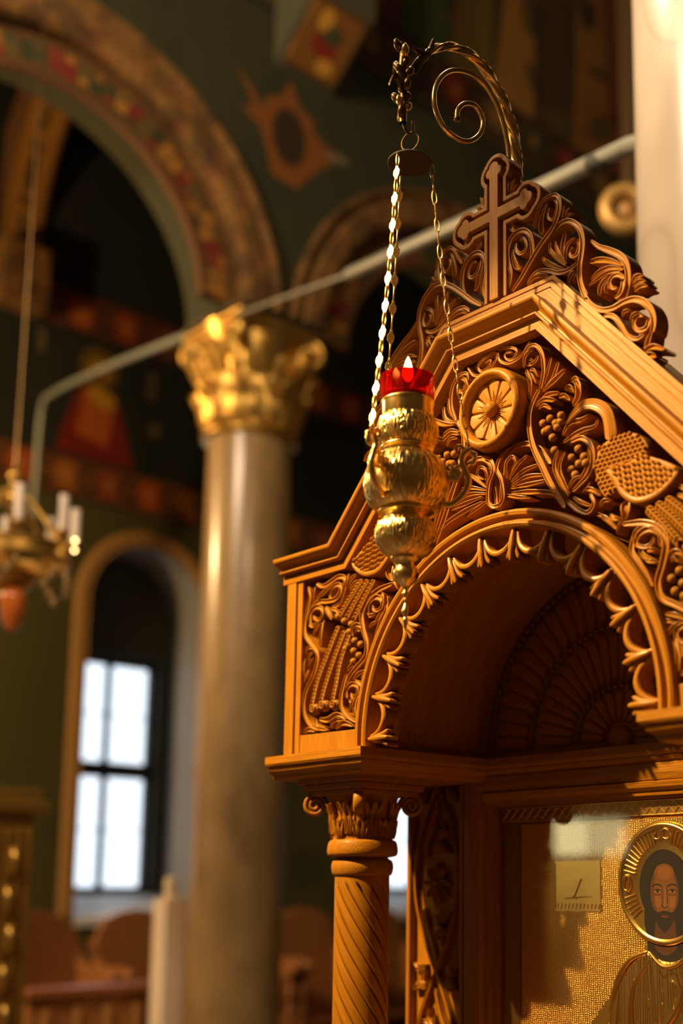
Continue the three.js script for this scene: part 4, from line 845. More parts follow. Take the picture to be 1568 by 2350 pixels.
  const rs = new THREE.Shape(); rs.moveTo(FX - 0.036, 1.487); rs.quadraticCurveTo(FX - 0.07, 1.475, FX - 0.105, 1.435); rs.quadraticCurveTo(FX - 0.15, 1.36, FX - 0.165, 1.01); rs.lineTo(FX + 0.20, 1.01); rs.quadraticCurveTo(FX + 0.17, 1.36, FX + 0.115, 1.44); rs.quadraticCurveTo(FX + 0.07, 1.475, FX + 0.05, 1.487); rs.quadraticCurveTo(FX + 0.01, 1.455, FX - 0.036, 1.487);
  add('robe_sheet', boxUV(extrude(rs, 0.003, 0.005, ZP + 0.002)), sheetChased, robe);
  for (const [p, w] of [[[[-0.036, 1.487], [-0.075, 1.47], [-0.105, 1.43], [-0.125, 1.37]], [0.008, 0.012, 0.01]], [[[-0.03, 1.475], [-0.07, 1.42], [-0.075, 1.34], [-0.06, 1.2]], [0.006, 0.012, 0.008]], [[[0.05, 1.487], [0.03, 1.40], [-0.02, 1.33], [-0.05, 1.2]], [0.008, 0.014, 0.01]], [[[0.07, 1.48], [0.055, 1.38], [0.0, 1.28], [-0.02, 1.15]], [0.008, 0.012, 0.008]], [[[-0.10, 1.42], [-0.115, 1.3], [-0.12, 1.1]], [0.008, 0.012, 0.008]], [[[0.11, 1.43], [0.10, 1.3], [0.08, 1.1]], [0.008, 0.014, 0.01]], [[[-0.036, 1.487], [0.0, 1.462], [0.03, 1.468], [0.05, 1.487]], [0.006, 0.008, 0.006]]])
    add('robe_fold', strand(p.map(([x, y]) => [FX + x, y]), w, { profile: 'r', depth: 0.004, z: ZP + 0.010, bow: 0.004 }), sheetPlain, robe);
  // little engraved name plate
  const plate = part('name_plate', icon);
  add('plate_sheet', rbox(-0.172, -0.062, 1.555, 1.648, ZP + 0.001, ZP + 0.0035, 0.001), sheetPlain, plate);
  add('plate_edge', [box(-0.172, -0.062, 1.644, 1.648, ZP + 0.003, ZP + 0.005), box(-0.172, -0.062, 1.555, 1.558, ZP + 0.003, ZP + 0.005)], sheetPlain, plate);
  add('plate_stroke', [rod(-0.125, 1.582, -0.108, 1.615), rod(-0.13, 1.582, -0.12, 1.578), rod(-0.15, 1.578, -0.085, 1.582)].map((g) => g.translate(0, 0, 0.002)), sheetPlain, plate);
  for (let k = 0; k < 12; k++) add('plate_fringe', rod(-0.168 + k * 0.0092, 1.559, -0.165 + k * 0.0092, 1.569, 0.0009).translate(0, 0, 0.0016), sheetPlain, plate);
}
const glass = add('icon_glass', new THREE.PlaneGeometry(0.632, 0.752).translate(0, 1.379, -0.334), M.pane);
tag(glass, 'clear glass pane in front of the gilded icon', 'glass');

// ------------------------------------------------------------------ lamp bracket: twisted brass crook rising behind the cross
const bracket = thing('lamp_bracket', 'twisted brass crook bracket with leafy tip rising behind the wooden cross', 'bracket');
{
  const yz = (L) => L.map(([y, z]) => [0, y, z]);
  const main = new THREE.CatmullRomCurve3(yz([[2.56, -0.050], [2.75, -0.056], [2.89, -0.058], [2.93, -0.054], [2.966, -0.047], [2.998, -0.032], [3.029, -0.007], [3.054, 0.026], [3.063, 0.062], [3.056, 0.104], [3.035, 0.142], [3.012, 0.168]]).map((p) => V3(...p)));
  // rod with rope-like twist
  const n = 220, k = 20, rows = [], fr = main.computeFrenetFrames(n, false);
  for (let i = 0; i <= n; i++) {
    const p = main.getPointAt(i / n), row = [], taper = lerp(1, 0.62, Math.max(0, i / n - 0.55) / 0.45);
    for (let j = 0; j <= k; j++) { const a = j / k * 2 * Math.PI, r = 0.0098 * taper * (1 + 0.2 * Math.cos(4 * a + i * 0.36)); row.push(p.clone().addScaledVector(fr.normals[i], r * Math.cos(a)).addScaledVector(fr.binormals[i], r * Math.sin(a))); }
    rows.push(row);
  }
  const g = new THREE.BufferGeometry(), pos = [], idx = []; rows.flat().forEach((p) => pos.push(p.x, p.y, p.z));
  for (let i = 0; i < n; i++) for (let j = 0; j < k; j++) { const q = i * (k + 1) + j; idx.push(q, q + 1, q + k + 1, q + 1, q + k + 2, q + k + 1); }
  g.setAttribute('position', new THREE.Float32BufferAttribute(pos, 3)); g.setIndex(idx); g.computeVertexNormals(); g.setAttribute('uv', new THREE.Float32BufferAttribute(new Float32Array(pos.length / 3 * 2), 2));
  add('twisted_rod', g, M.brass, bracket);
  const curl = yz([[2.70, -0.044], [2.82, -0.042], [2.907, -0.036], [2.951, -0.028], [2.992, -0.010], [3.019, 0.019], [3.027, 0.051], [3.015, 0.097], [2.989, 0.130], [2.952, 0.150], [2.918, 0.150], [2.891, 0.130], [2.884, 0.096], [2.894, 0.065], [2.925, 0.037], [2.954, 0.033], [2.969, 0.051], [2.959, 0.079], [2.937, 0.096], [2.924, 0.097]]);
  const scroll = add('scroll_rod', tube(curl, 0.0044, 140, 10), M.brass, bracket);
  add('scroll_ball', new THREE.SphereGeometry(0.0062, 14, 10).translate(0, 2.921, 0.0965), M.bronze, scroll);
  add('mount_plate', rbox(-0.02, 0.02, 2.55, 2.62, -0.056, -0.0345, 0.003), M.bronze, bracket);
  // leafy tip
  const mapYZ = (off) => (x, y, z) => V3(z + off, y, x);
  const lf = (pts, w, off = 0) => add('leaf', strand(pts.map(([y, z]) => [z, y]), w, { profile: 'n', depth: 0.003, z: 0.002, bow: 0.003, step: 0.004, map: mapYZ(off), relief: 0.6 }), M.bronze, bracket);
  lf([[3.000, 0.170], [3.022, 0.162], [3.046, 0.155]], [0.008, 0.009, 0.003]); lf([[3.004, 0.168], [2.985, 0.186], [2.955, 0.199]], [0.010, 0.013, 0.008]); lf([[3.008, 0.172], [2.999, 0.193], [3.002, 0.206]], [0.008, 0.010, 0.004]);
  const spine = yz([[2.998, 0.226], [2.975, 0.224], [2.950, 0.226], [2.916, 0.222], [2.875, 0.223], [2.852, 0.223]]);
  add('pendant_stem', tube(spine, 0.0065, 40, 8), M.bronze, bracket);
  add('pendant_arm', tube(yz([[3.010, 0.170], [2.985, 0.190], [2.960, 0.206], [2.940, 0.222]]), 0.0045, 24, 8), M.bronze, bracket);
  for (let i = 0; i < 9; i++) for (const e of [1, -1]) {
    const y = 2.992 - i * 0.0155, b = add('pendant_leaf', new THREE.SphereGeometry(1, 12, 8).scale(0.0062, 0.0112, 0.0066).rotateX(0.6 * e).translate(0, 0, 0.0085 * e), i % 3 === 1 ? M.brass : M.bronze, bracket); b.position.set(0.004 * ((i % 2) * 2 - 1), y, 0.2245); b.rotation.y = i * 0.9;
  }
  for (let i = 0; i < 5; i++) lf([[2.915 - i * 0.003, 0.228], [2.922 + i * 0.001, 0.240 + i * 0.001], [2.936 - i * 0.0085, 0.250 + i * 0.0018]], [0.004, 0.007, 0.003], 0.003);
  add('hook', tube(yz([[2.856, 0.223], [2.846, 0.2195], [2.839, 0.211], [2.843, 0.203], [2.852, 0.2005], [2.866, 0.2015]]), 0.0024, 30, 8), M.bronze, bracket);
}

// ------------------------------------------------------------------ the hanging oil lamp
const lamp = thing('hanging_lamp', 'gilded hanging oil lamp with red glass cup on three chains before the shrine', 'oil lamp', [0, 0, 0.206]);
{
  const ring = add('ring', new THREE.TorusGeometry(0.0165, 0.0013, 8, 40).translate(0, 2.826, 0), M.bronze, lamp); ring.rotation.y = 0.3;
  add('top_disc', lathe([[0, 2.797], [0.012, 2.798], [0.030, 2.793], [0.037, 2.788], [0.0375, 2.786], [0.036, 2.785], [0, 2.789]], 48), std(rgb(0.010, 0.008, 0.005), 0.7), lamp);
  add('disc_eye', lathe(smoothProfile([[0.004, 2.797], [0.006, 2.802], [0.003, 2.808], [0.0, 2.81]], 12), 16), M.brass, lamp);
  const prof = (P) => lathe(smoothProfile(P, 46), 64);
  // chased relief in the metal itself: palmettes in turn upright and hanging, scrolls between, beaded edges
  const chase = (u, v, n) => {
    const k = Math.floor(u * n), a = (u * n - k - 0.5) * 2, up = k % 2 ? 1 : -1, b = up > 0 ? v : 1 - v;
    const fx = a * 0.9, fy = b - 0.16, r = Math.hypot(fx, fy), ph = Math.atan2(fx, fy), leaf = r < 0.62 && r > 0.1 && Math.abs(ph) < 1.5 ? (0.35 + 0.65 * Math.abs(Math.cos(ph * 4.5))) * Math.min(1, (0.62 - r) * 9) * Math.min(1, (r - 0.1) * 8) : 0;
    const ex = Math.abs(a) - 1, ey = b - 0.62, rs = Math.hypot(ex * 0.8, ey), sc = rs < 0.36 ? 0.5 + 0.5 * Math.cos(rs * 42 + 3 * Math.atan2(ey, ex)) : 0;
    const arch = Math.exp(-Math.pow((r - 0.69) / 0.035, 2)), bead = (v < 0.07 || v > 0.93) ? 0.6 * Math.abs(Math.sin(u * Math.PI * 60)) : 0;
    return (Math.max(leaf, 0.85 * arch, 0.7 * sc) + bead) * Math.min(1, v * 14) * Math.min(1, (1 - v) * 14) + 0.18 * nB(u * 160, v * 40, 160, 40);
  };
  const chasedLathe = (P, n, amp = 0.0019) => {
    const c = smoothProfile(P, 72), nu = 288, pos = [], idx = [], uv = [];
    c.forEach(([r, y], j) => { const v = j / (c.length - 1); for (let i = 0; i <= nu; i++) { const a = i / nu * 2 * Math.PI, R = r + amp * (chase(i / nu % 1, v, n) - 0.4); pos.push(R * Math.sin(a), y, R * Math.cos(a)); uv.push(i / nu, v); } });
    for (let j = 0; j < c.length - 1; j++) for (let i = 0; i < nu; i++) { const q = j * (nu + 1) + i; idx.push(q, q + nu + 1, q + 1, q + 1, q + nu + 1, q + nu + 2); }
    const g = new THREE.BufferGeometry(); g.setAttribute('position', new THREE.Float32BufferAttribute(pos, 3)); g.setAttribute('uv', new THREE.Float32BufferAttribute(uv, 2)); g.setIndex(idx); g.computeVertexNormals(); return g;
  };
  add('cup_collar', lathe([[0.036, 2.336], [0.0412, 2.34], [0.0412, 2.362], [0.043, 2.3645], [0.043, 2.3675], [0.039, 2.3675], [0.038, 2.344]], 64), M.gold, lamp);
  add('upper_bulb', chasedLathe([[0.036, 2.346], [0.0425, 2.34], [0.0478, 2.328], [0.0490, 2.316], [0.0468, 2.302], [0.0420, 2.293], [0.0385, 2.2895]], 10), M.gold, lamp);
  add('upper_neck', prof([[0.040, 2.2925], [0.0425, 2.2905], [0.0425, 2.2875], [0.0385, 2.285], [0.0372, 2.282], [0.0405, 2.2785], [0.0455, 2.275]]), M.gold, lamp);
  add('middle_bulb', chasedLathe([[0.044, 2.2765], [0.053, 2.27], [0.0625, 2.256], [0.0672, 2.236], [0.0662, 2.216], [0.0595, 2.198], [0.0485, 2.1875], [0.0405, 2.1845]], 12), M.gold, lamp);
  add('lower_neck', prof([[0.0430, 2.1865], [0.0455, 2.184], [0.0455, 2.181], [0.0395, 2.178], [0.0345, 2.174], [0.0355, 2.17]]), M.gold, lamp);
  add('lower_bulb', chasedLathe([[0.034, 2.173], [0.0415, 2.168], [0.0475, 2.157], [0.0488, 2.145], [0.0455, 2.131], [0.0375, 2.119], [0.0285, 2.112], [0.0235, 2.1095]], 10), M.gold, lamp);
  add('finial', lathe(smoothProfile([[0.0235, 2.111], [0.0245, 2.107], [0.019, 2.101], [0.0165, 2.095], [0.0195, 2.09], [0.0205, 2.083], [0.018, 2.074], [0.011, 2.067], [0.006, 2.063], [0.004, 2.057], [0.0062, 2.052], [0.003, 2.046]], 60), 40), M.gold, lamp);
  add('pendant_beads', lathe(smoothProfile([[0.0015, 2.048], [0.0028, 2.042], [0.002, 2.036], [0.0055, 2.028], [0.0062, 2.022], [0.003, 2.015], [0.0045, 2.01], [0.003, 2.002], [0.0, 1.992]], 40), 20), M.gold, lamp);
  // faceted red glass cup, oil with float, wick and flame
  const N = 14, ringPts = (r, y) => Array.from({ length: N }, (_, i) => V3(r * Math.cos(i / N * 2 * Math.PI), y, r * Math.sin(i / N * 2 * Math.PI)));
  const levels = [[0.0365, 2.35], [0.0425, 2.366], [0.0455, 2.408], [0.0420, 2.408], [0.0395, 2.368], [0.0345, 2.354]], glassG = [];
  for (let l = 0; l < levels.length; l++) { const A = ringPts(...levels[l]), B = ringPts(...levels[(l + 1) % levels.length]); for (let i = 0; i < N; i++) { const j = (i + 1) % N; const g = new THREE.BufferGeometry().setFromPoints([A[i], B[i], B[j], A[i], B[j], A[j]]); g.computeVertexNormals(); glassG.push(plain(g)); } }
  const cup = add('glass_cup', glassG, M.redGlass, lamp);
  tag(cup, 'faceted ruby red glass cup');
  add('oil', lathe([[0, 2.356], [0.034, 2.356], [0.038, 2.376], [0, 2.376]], 28), std(rgb(0.10, 0.012, 0.004), 0.2), lamp);
  const fl = add('wick_float', lathe(smoothProfile([[0, 2.386], [0.008, 2.386], [0.016, 2.381], [0.018, 2.376], [0.014, 2.372]], 20), 24), M.black, lamp);
  add('wick', new THREE.CylinderGeometry(0.0012, 0.0012, 0.024, 8).translate(0, 2.394, 0), M.black, fl);
  const flameMat = std(rgb(0, 0, 0), 1, { emissive: rgb(1, 0.62, 0.20), emissiveIntensity: 14 });
  const flame = add('flame', lathe(smoothProfile([[0, 2.402], [0.006, 2.407], [0.0085, 2.416], [0.0066, 2.429], [0.0028, 2.441], [0, 2.446]], 24), 16), flameMat, lamp);
  const fLight = new THREE.PointLight(new THREE.Color().setRGB(1, 0.5, 0.16), 0.025, 0, 2); fLight.position.set(0, 2.418, 0); fLight.castShadow = true; fLight.shadow.radius = 0.3; lamp.add(fLight);
  // three chains: pierced cast links and plain rings in turn; they end on winged handles
  const hole = (x, y, r) => { const p = new THREE.Path(); p.absarc(x, y, r, 0, 7, true); return p; };
  const ls = new THREE.Shape(); ls.moveTo(0, 0.0155); ls.lineTo(0.0022, 0.0125); ls.lineTo(0.0026, 0.008); ls.lineTo(0.0056, 0.0045); ls.quadraticCurveTo(0.0064, 0, 0.0050, -0.0045); ls.lineTo(0.0026, -0.008); ls.lineTo(0.0022, -0.0125); ls.lineTo(0, -0.0155); ls.lineTo(-0.0022, -0.0125); ls.lineTo(-0.0026, -0.008); ls.lineTo(-0.0056, -0.0045); ls.quadraticCurveTo(-0.0064, 0, -0.0056, 0.0045); ls.lineTo(-0.0026, 0.008); ls.lineTo(-0.0022, 0.0125); ls.lineTo(0, 0.0155);
  for (const [x, y, r] of [[0, 0.0046, 0.0016], [0, -0.0046, 0.0016], [0.0032, 0, 0.0013], [-0.0032, 0, 0.0013]]) ls.holes.push(hole(x, y, r));
  const linkGeo = extrude(ls, 0.0014, 0.0006, -0.0007, 8), ovalGeo = new THREE.TorusGeometry(0.0045, 0.00095, 7, 22).scale(0.82, 1.95, 1);
  const dirs = [0.7729, 0.7729 + 2 * Math.PI / 3, 0.7729 - 2 * Math.PI / 3];   // round the lamp's axis
  dirs.forEach((a, ci) => {
    const ux = Math.cos(a), uz = -Math.sin(a), ch = part('chain', lamp);
    const top = V3(0.0355 * ux, 2.785, 0.0355 * uz), bot = V3(0.098 * ux, 2.298, 0.098 * uz), n = 20, len = top.distanceTo(bot);
    const sag = (t) => top.clone().lerp(bot, t).add(V3(ux, 0, uz).multiplyScalar(-0.006 * Math.sin(Math.PI * t)));
    for (let i = 0; i < n; i++) {
      const t = (i + 0.5) / n, p = sag(t), d = sag(Math.min(t + 0.02, 1)).sub(sag(Math.max(t - 0.02, 0))).normalize();
      const m = add(i % 2 ? 'cast_link' : 'ring_link', i % 2 ? linkGeo : ovalGeo, ci === 1 ? M.gold : M.brass, ch);
      m.scale.y = len / n / 0.0243 * (i % 2 ? 1.04 : 1.42);
      m.position.copy(p); m.quaternion.setFromUnitVectors(V3(0, -1, 0), d); m.rotateY((ci === 1 ? 0.78 : ci === 0 ? 2.3 : 0.2) + (i % 2 ? 0 : 1.57));
    }
    const h = part('winged_handle', lamp); h.rotation.y = a;
    const T = (pts, r, n = 40) => add('handle_scroll', tube(pts, r, n, 8), M.gold, h);
    T([[0.050, 2.203, 0], [0.066, 2.196, 0], [0.080, 2.203, 0], [0.093, 2.218, 0], [0.098, 2.238, 0], [0.092, 2.254, 0], [0.087, 2.268, 0], [0.092, 2.282, 0], [0.1, 2.288, 0]], 0.0056);
    T([[0.066, 2.262, 0], [0.076, 2.257, 0], [0.088, 2.262, 0], [0.094, 2.256, 0]], 0.0036, 24);
    T([[0.092, 2.278, 0], [0.100, 2.284, 0.000], [0.108, 2.278, 0], [0.106, 2.266, 0], [0.099, 2.265, 0]], 0.0038, 26);
    T([[0.092, 2.288, 0], [0.084, 2.294, 0], [0.078, 2.291, 0], [0.080, 2.284, 0]], 0.0034, 20);
    for (let k = 0; k < 5; k++) for (const e of [1, -1]) add('wing_feather', new THREE.SphereGeometry(1, 10, 6).scale(0.0125 - k * 0.0008, 0.0027, 0.002).rotateZ(-0.55 + k * 0.10).translate(0.078 - k * 0.0012, 2.252 - k * 0.0036, 0.0045 * e), M.gold, h);
    add('handle_ball', new THREE.SphereGeometry(0.0042, 12, 8).translate(0.098, 2.294, 0), M.gold, h);
    add('handle_head', new THREE.SphereGeometry(1, 12, 8).scale(0.0062, 0.0052, 0.0046).translate(0.1065, 2.280, 0), M.gold, h);
  });
}
// ------------------------------------------------------------------ pipe, chandelier, furniture, lights' fittings
{
  const pts = [[-0.42, 3.62, -1.06], [-0.571, 3.72, -1.16], [-1.155, 3.95, -1.42], [-2.696, 4.381, -1.86], [-4.10, 4.79, -2.20]];
  const metal = std(rgb(0.36, 0.36, 0.28), 0.4, { metalness: 0.3 });
  const t = thing('tie_rod', 'pale metal tie rod crossing the air behind the carved crest', 'tie rod');
  const c = (a, b, n = 2, r = 0.027) => new THREE.TubeGeometry(new THREE.CatmullRomCurve3([V3(...a), V3(...b)]), n, r, 14);
  add('near_rod', c(pts[0], pts[1]), metal, t);
  add('rod', new THREE.TubeGeometry(new THREE.CatmullRomCurve3(pts.slice(1, 4).map((p) => V3(...p))), 30, 0.026, 14), metal, t);
  add('thin_rod', c(pts[3], pts[4], 2, 0.010), metal, t);
  add('coupling', c([-0.66, 3.755, -1.205], [-0.78, 3.803, -1.255]).scale(1, 1, 1), std(rgb(0.06, 0.06, 0.05), 0.6), t);
  const p = thing('bent_pipe', 'thin bent metal pipe turning down inside the dark aisle', 'pipe');
  add('pipe', new THREE.TubeGeometry(new THREE.CatmullRomCurve3([V3(-4.9, 5.03, -2.43), V3(-6.4, 5.32, -2.62), V3(-7.6, 5.53, -2.80), V3(-7.80, 5.53, -2.83), V3(-7.90, 5.40, -2.86), V3(-8.05, 4.95, -2.92), V3(-8.1, 4.6, -2.94)], false, 'centripetal'), 90, 0.024, 12), std(rgb(0.30, 0.33, 0.26), 0.5, { metalness: 0.3 }), p);
}
// brass chandelier in the aisle arch
{
  const P = [-3.86, -0.09, -0.88], ch = thing('chandelier', 'brass crown chandelier with candles and glass drops in the aisle arch', 'chandelier', P);
  add('stem', lathe(smoothProfile([[0.0, 3.60], [0.012, 3.58], [0.03, 3.54], [0.018, 3.50], [0.04, 3.46], [0.05, 3.42], [0.02, 3.38], [0.0, 3.37]], 40), 20), M.gilt, ch);
  add('hanging_rod', new THREE.CylinderGeometry(0.006, 0.006, OUT.top - 3.49, 8).translate(0, (OUT.top + 3.67) / 2, 0), M.bronze, ch);
  add('crown_ring', [new THREE.TorusGeometry(0.25, 0.014, 8, 48).rotateX(Math.PI / 2).translate(0, 3.14, 0), new THREE.TorusGeometry(0.25, 0.010, 8, 48).rotateX(Math.PI / 2).translate(0, 3.20, 0), new THREE.CylinderGeometry(0.248, 0.248, 0.06, 48, 1, true).translate(0, 3.17, 0)], M.gilt, ch);
  add('bowl', lathe(smoothProfile([[0.0, 2.93], [0.03, 2.95], [0.05, 2.99], [0.10, 3.03], [0.13, 3.08], [0.09, 3.11], [0.0, 3.11]], 30), 24), M.gilt, ch);
  const candleMat = std(rgb(0.85, 0.74, 0.62), 0.5), glassMat = std(rgb(0.9, 0.7, 0.35), 0.08, { metalness: 0.9 });
  for (let k = 0; k < 8; k++) {
    const a = k * Math.PI / 4 + 0.33, X = Math.cos(a), Z = Math.sin(a);
    add('chain', tube([[0.03 * X, 3.48, 0.03 * Z], [0.14 * X, 3.36, 0.14 * Z], [0.25 * X, 3.21, 0.25 * Z]], 0.008, 16, 6), M.gilt, ch);
    add('candle', new THREE.CylinderGeometry(0.021, 0.021, 0.17, 14).translate(0.275 * X, 3.335, 0.275 * Z), candleMat, ch);
    add('candle_cup', lathe([[0.0, 3.21], [0.02, 3.215], [0.036, 3.245], [0.038, 3.255], [0.02, 3.25]], 16).translate(0.275 * X, 0, 0.275 * Z), M.gilt, ch);
    for (let q = 0; q < 3; q++) add('drop', new THREE.SphereGeometry(0.016, 10, 8).scale(1, 1.4, 1).translate(0.25 * Math.cos(a + 0.13 * q), 3.09 - 0.045 * q, 0.25 * Math.sin(a + 0.13 * q)), glassMat, ch);
  }
  for (const [x, y, z] of [[0.21, 3.235, -0.20], [0.21, 3.19, -0.20], [-0.02, 3.14, 0.26], [-0.01, 3.08, 0.26], [0.02, 3.28, 0.1]]) add('glint_dot', new THREE.SphereGeometry(0.007, 10, 8).translate(x, y, z), std(rgb(0, 0, 0), 1, { emissive: rgb(1, 0.66, 0.26), emissiveIntensity: 14 }), ch);  // small glowing dots that imitate bright glints on the chandelier
  const ol = add('oil_glass', lathe(smoothProfile([[0.0, 2.80], [0.025, 2.82], [0.05, 2.89], [0.055, 2.96], [0.04, 3.0]], 24), 20).translate(0.06, 0, 0), std(rgb(0.55, 0.14, 0.02), 0.2), ch);
  ol.userData.label = 'amber red glass bowl';
}
// gilded icon stand edge
{
  const g = thing('gilded_stand', 'gilded carved upright of an icon stand under the chandelier', 'icon stand', [-4.06, 0, -1.02]);
  add('post', rbox(-0.10, 0.10, 0, 1.93, -0.10, 0.10, 0.012), M.gilt, g);
  add('capital', [rbox(-0.15, 0.15, 1.93, 1.985, -0.15, 0.15, 0.012), rbox(-0.125, 0.125, 1.985, 2.04, -0.125, 0.125, 0.01)], M.gilt, g);
  for (const e of [-0.075, -0.025, 0.025, 0.075]) { add('fillet', rbox(e - 0.014, e + 0.014, 0.2, 1.86, 0.09, 0.125, 0.008), M.gilt, g); add('fillet', rbox(0.09, 0.125, 0.2, 1.86, e - 0.014, e + 0.014, 0.008), M.gilt, g); }
  for (let k = 0; k < 9; k++) add('carved_knot', new THREE.SphereGeometry(1, 12, 8).scale(0.05, 0.07, 0.03).translate(0.11, 0.35 + k * 0.17, 0.02 * (k % 2)), M.gilt, g);
}
// choir stalls along the aisle
{
  const st = thing('choir_stall', 'brown wooden choir stall under the bright arched window', 'stall', [0, 0, 0], 'choir stalls in the aisle');
  const back = new THREE.Shape(); back.moveTo(-0.31, 0.1); back.lineTo(-0.31, 1.22); back.quadraticCurveTo(-0.29, 1.42, 0, 1.44); back.quadraticCurveTo(0.29, 1.42, 0.31, 1.22); back.lineTo(0.31, 0.1);
  add('back', boxUV(extrude(back, 0.03, 0.006, -0.28)), M.stall, st);
  add('seat', rbox(-0.29, 0.29, 0.56, 0.60, -0.26, 0.16, 0.01), M.stall, st);
  for (const e of [-1, 1]) {
    const sd = new THREE.Shape(); sd.moveTo(-0.28, 0); sd.lineTo(-0.28, 1.25); sd.quadraticCurveTo(-0.22, 1.05, -0.05, 1.06); sd.quadraticCurveTo(0.20, 1.10, 0.26, 1.0); sd.quadraticCurveTo(0.22, 0.93, 0.10, 0.92); sd.lineTo(0.06, 0.64); sd.lineTo(0.20, 0.58); sd.lineTo(0.20, 0);
    add('side', boxUV(extrude(sd, 0.05, 0.008, -0.025)).rotateY(-Math.PI / 2).translate(e * 0.315, 0, 0), M.stall, st);
    add('arm_knob', new THREE.SphereGeometry(0.045, 16, 12).translate(e * 0.315, 1.01, 0.235), M.stall, st);
    add('turned_post', lathe(smoothProfile([[0.02, 0.62], [0.032, 0.68], [0.018, 0.75], [0.034, 0.82], [0.02, 0.90], [0.03, 0.93]], 24), 16).translate(e * 0.315, 0, 0.16), M.stall, st);
  }
  st.position.set(-6.30, 0, -2.42); st.rotation.y = Math.PI / 2;
  copy(st, [-6.30, 0, -3.17], Math.PI / 2, 'brown wooden choir stall beside the cream post'); copy(st, [-6.30, 0, -3.92], Math.PI / 2, 'brown wooden choir stall hidden behind the marble column shaft');
  copy(st, [-6.3, 0, -1.67], Math.PI / 2, 'brown wooden choir stall beside the gilded icon stand'); copy(st, [-6.3, 0, -4.67], Math.PI / 2, 'brown wooden choir stall between the marble column and the twisted column'); copy(st, [-6.3, 0, -5.42], Math.PI / 2, 'brown wooden choir stall seen past the twisted column');
  const low = thing('kneeling_bench', 'low reddish wooden bench front before the choir stalls', 'bench', [-5.35, 0, -2.35]);
  add('bench_front', rbox(-0.03, 0.03, 0, 0.98, -0.75, 0.55, 0.01), std(rgb(0.50, 0.22, 0.06), 0.5, { map: woodMap }), low);
  add('bench_top', rbox(-0.16, 0.10, 0.98, 1.03, -0.78, 0.58, 0.012), std(rgb(0.36, 0.13, 0.04), 0.45, { map: woodMap }), low);
  for (let k = 0; k < 7; k++) add('baluster', lathe(smoothProfile([[0.02, 0.20], [0.04, 0.34], [0.022, 0.50], [0.04, 0.66], [0.024, 0.80], [0.034, 0.92]], 24), 14).translate(0.06, 0, -0.68 + k * 0.19), std(rgb(0.52, 0.24, 0.07), 0.45), low);
  const post = thing('cream_post', 'cream square post with a small round cap beside the marble column', 'post', [-5.03, 0, -2.50]);
  add('post_shaft', rbox(-0.072, 0.072, 0, 1.53, -0.072, 0.072, 0.012), std(rgb(0.90, 0.76, 0.56), 0.6), post);
  add('post_cap', lathe(smoothProfile([[0.038, 1.52], [0.038, 1.62], [0.032, 1.65], [0.0, 1.66]], 20), 24), std(rgb(0.90, 0.76, 0.56), 0.6), post);
}
// gilded ring ornament hanging by the white column
{
  const g = thing('gilded_medallion', 'small gilded ring medallion hanging beside the white marble column', 'medallion', [-1.41, 4.345, -2.27]);
  add('ring', new THREE.TorusGeometry(0.080, 0.036, 14, 40).rotateY(Math.PI / 4), std(rgb(0.55, 0.33, 0.09), 0.45, { metalness: 0.5 }), g);
  add('boss', new THREE.SphereGeometry(0.035, 14, 10).scale(1, 1, 0.5).rotateY(Math.PI / 4), std(rgb(0.45, 0.24, 0.07), 0.5), g);
  add('hanger', new THREE.CylinderGeometry(0.005, 0.005, OUT.top - 4.43, 8).translate(0, (OUT.top - 4.345 + 0.085) / 2, 0), M.bronze, g);
}
// fitting of the unseen key lamp, on a stand out of view left of the shrine
{
  const s = thing('spotlight', 'unseen black lamp on a tall stand out of view, placed to light the shrine', 'spotlight', [spotAt.x, 0, spotAt.z]);
  const dir = spotTo.clone().sub(spotAt).normalize(), q = new THREE.Quaternion().setFromUnitVectors(V3(0, -1, 0), dir);
  const can = add('housing', lathe([[0.03, 0.20], [0.07, 0.19], [0.08, 0.15], [0.08, 0.01], [0.075, 0.01], [0.07, 0.06], [0, 0.065]], 28), M.black, s); can.quaternion.copy(q); can.position.set(0, spotAt.y, 0);
  const face = add('lamp_face', new THREE.CircleGeometry(0.068, 28).rotateX(Math.PI / 2).translate(0, 0.055, 0), std(rgb(0, 0, 0), 1, { emissive: rgb(1, 0.62, 0.28), emissiveIntensity: 6 }), s); face.quaternion.copy(q); face.position.set(0, spotAt.y, 0);
  // unseen flap, placed to cut the beam and keep the crest darker
  const A = V3(0.05, 2.605, 0).sub(spotAt), e = V3(1, 0.36, 0).normalize(), up = A.clone().cross(e).normalize(); if (up.y < 0) up.negate();
  const flap = add('unseen_flap', new THREE.BoxGeometry(0.60, 0.34, 0.004), M.black, s);
  flap.quaternion.setFromRotationMatrix(new THREE.Matrix4().makeBasis(e, up, e.clone().cross(up)));
  flap.position.copy(A).multiplyScalar(0.55 / A.length()).addScaledVector(up, 0.17).add(V3(0, spotAt.y, 0));
  add('pole', new THREE.CylinderGeometry(0.014, 0.018, 3.2, 12).translate(0, 1.6, -0.0).translate(-0.09, 0, 0.12), M.black, s);
  add('foot', lathe([[0, 0.04], [0.02, 0.04], [0.22, 0.015], [0.22, 0], [0, 0]], 28).translate(-0.09, 0, 0.12), M.black, s);
}
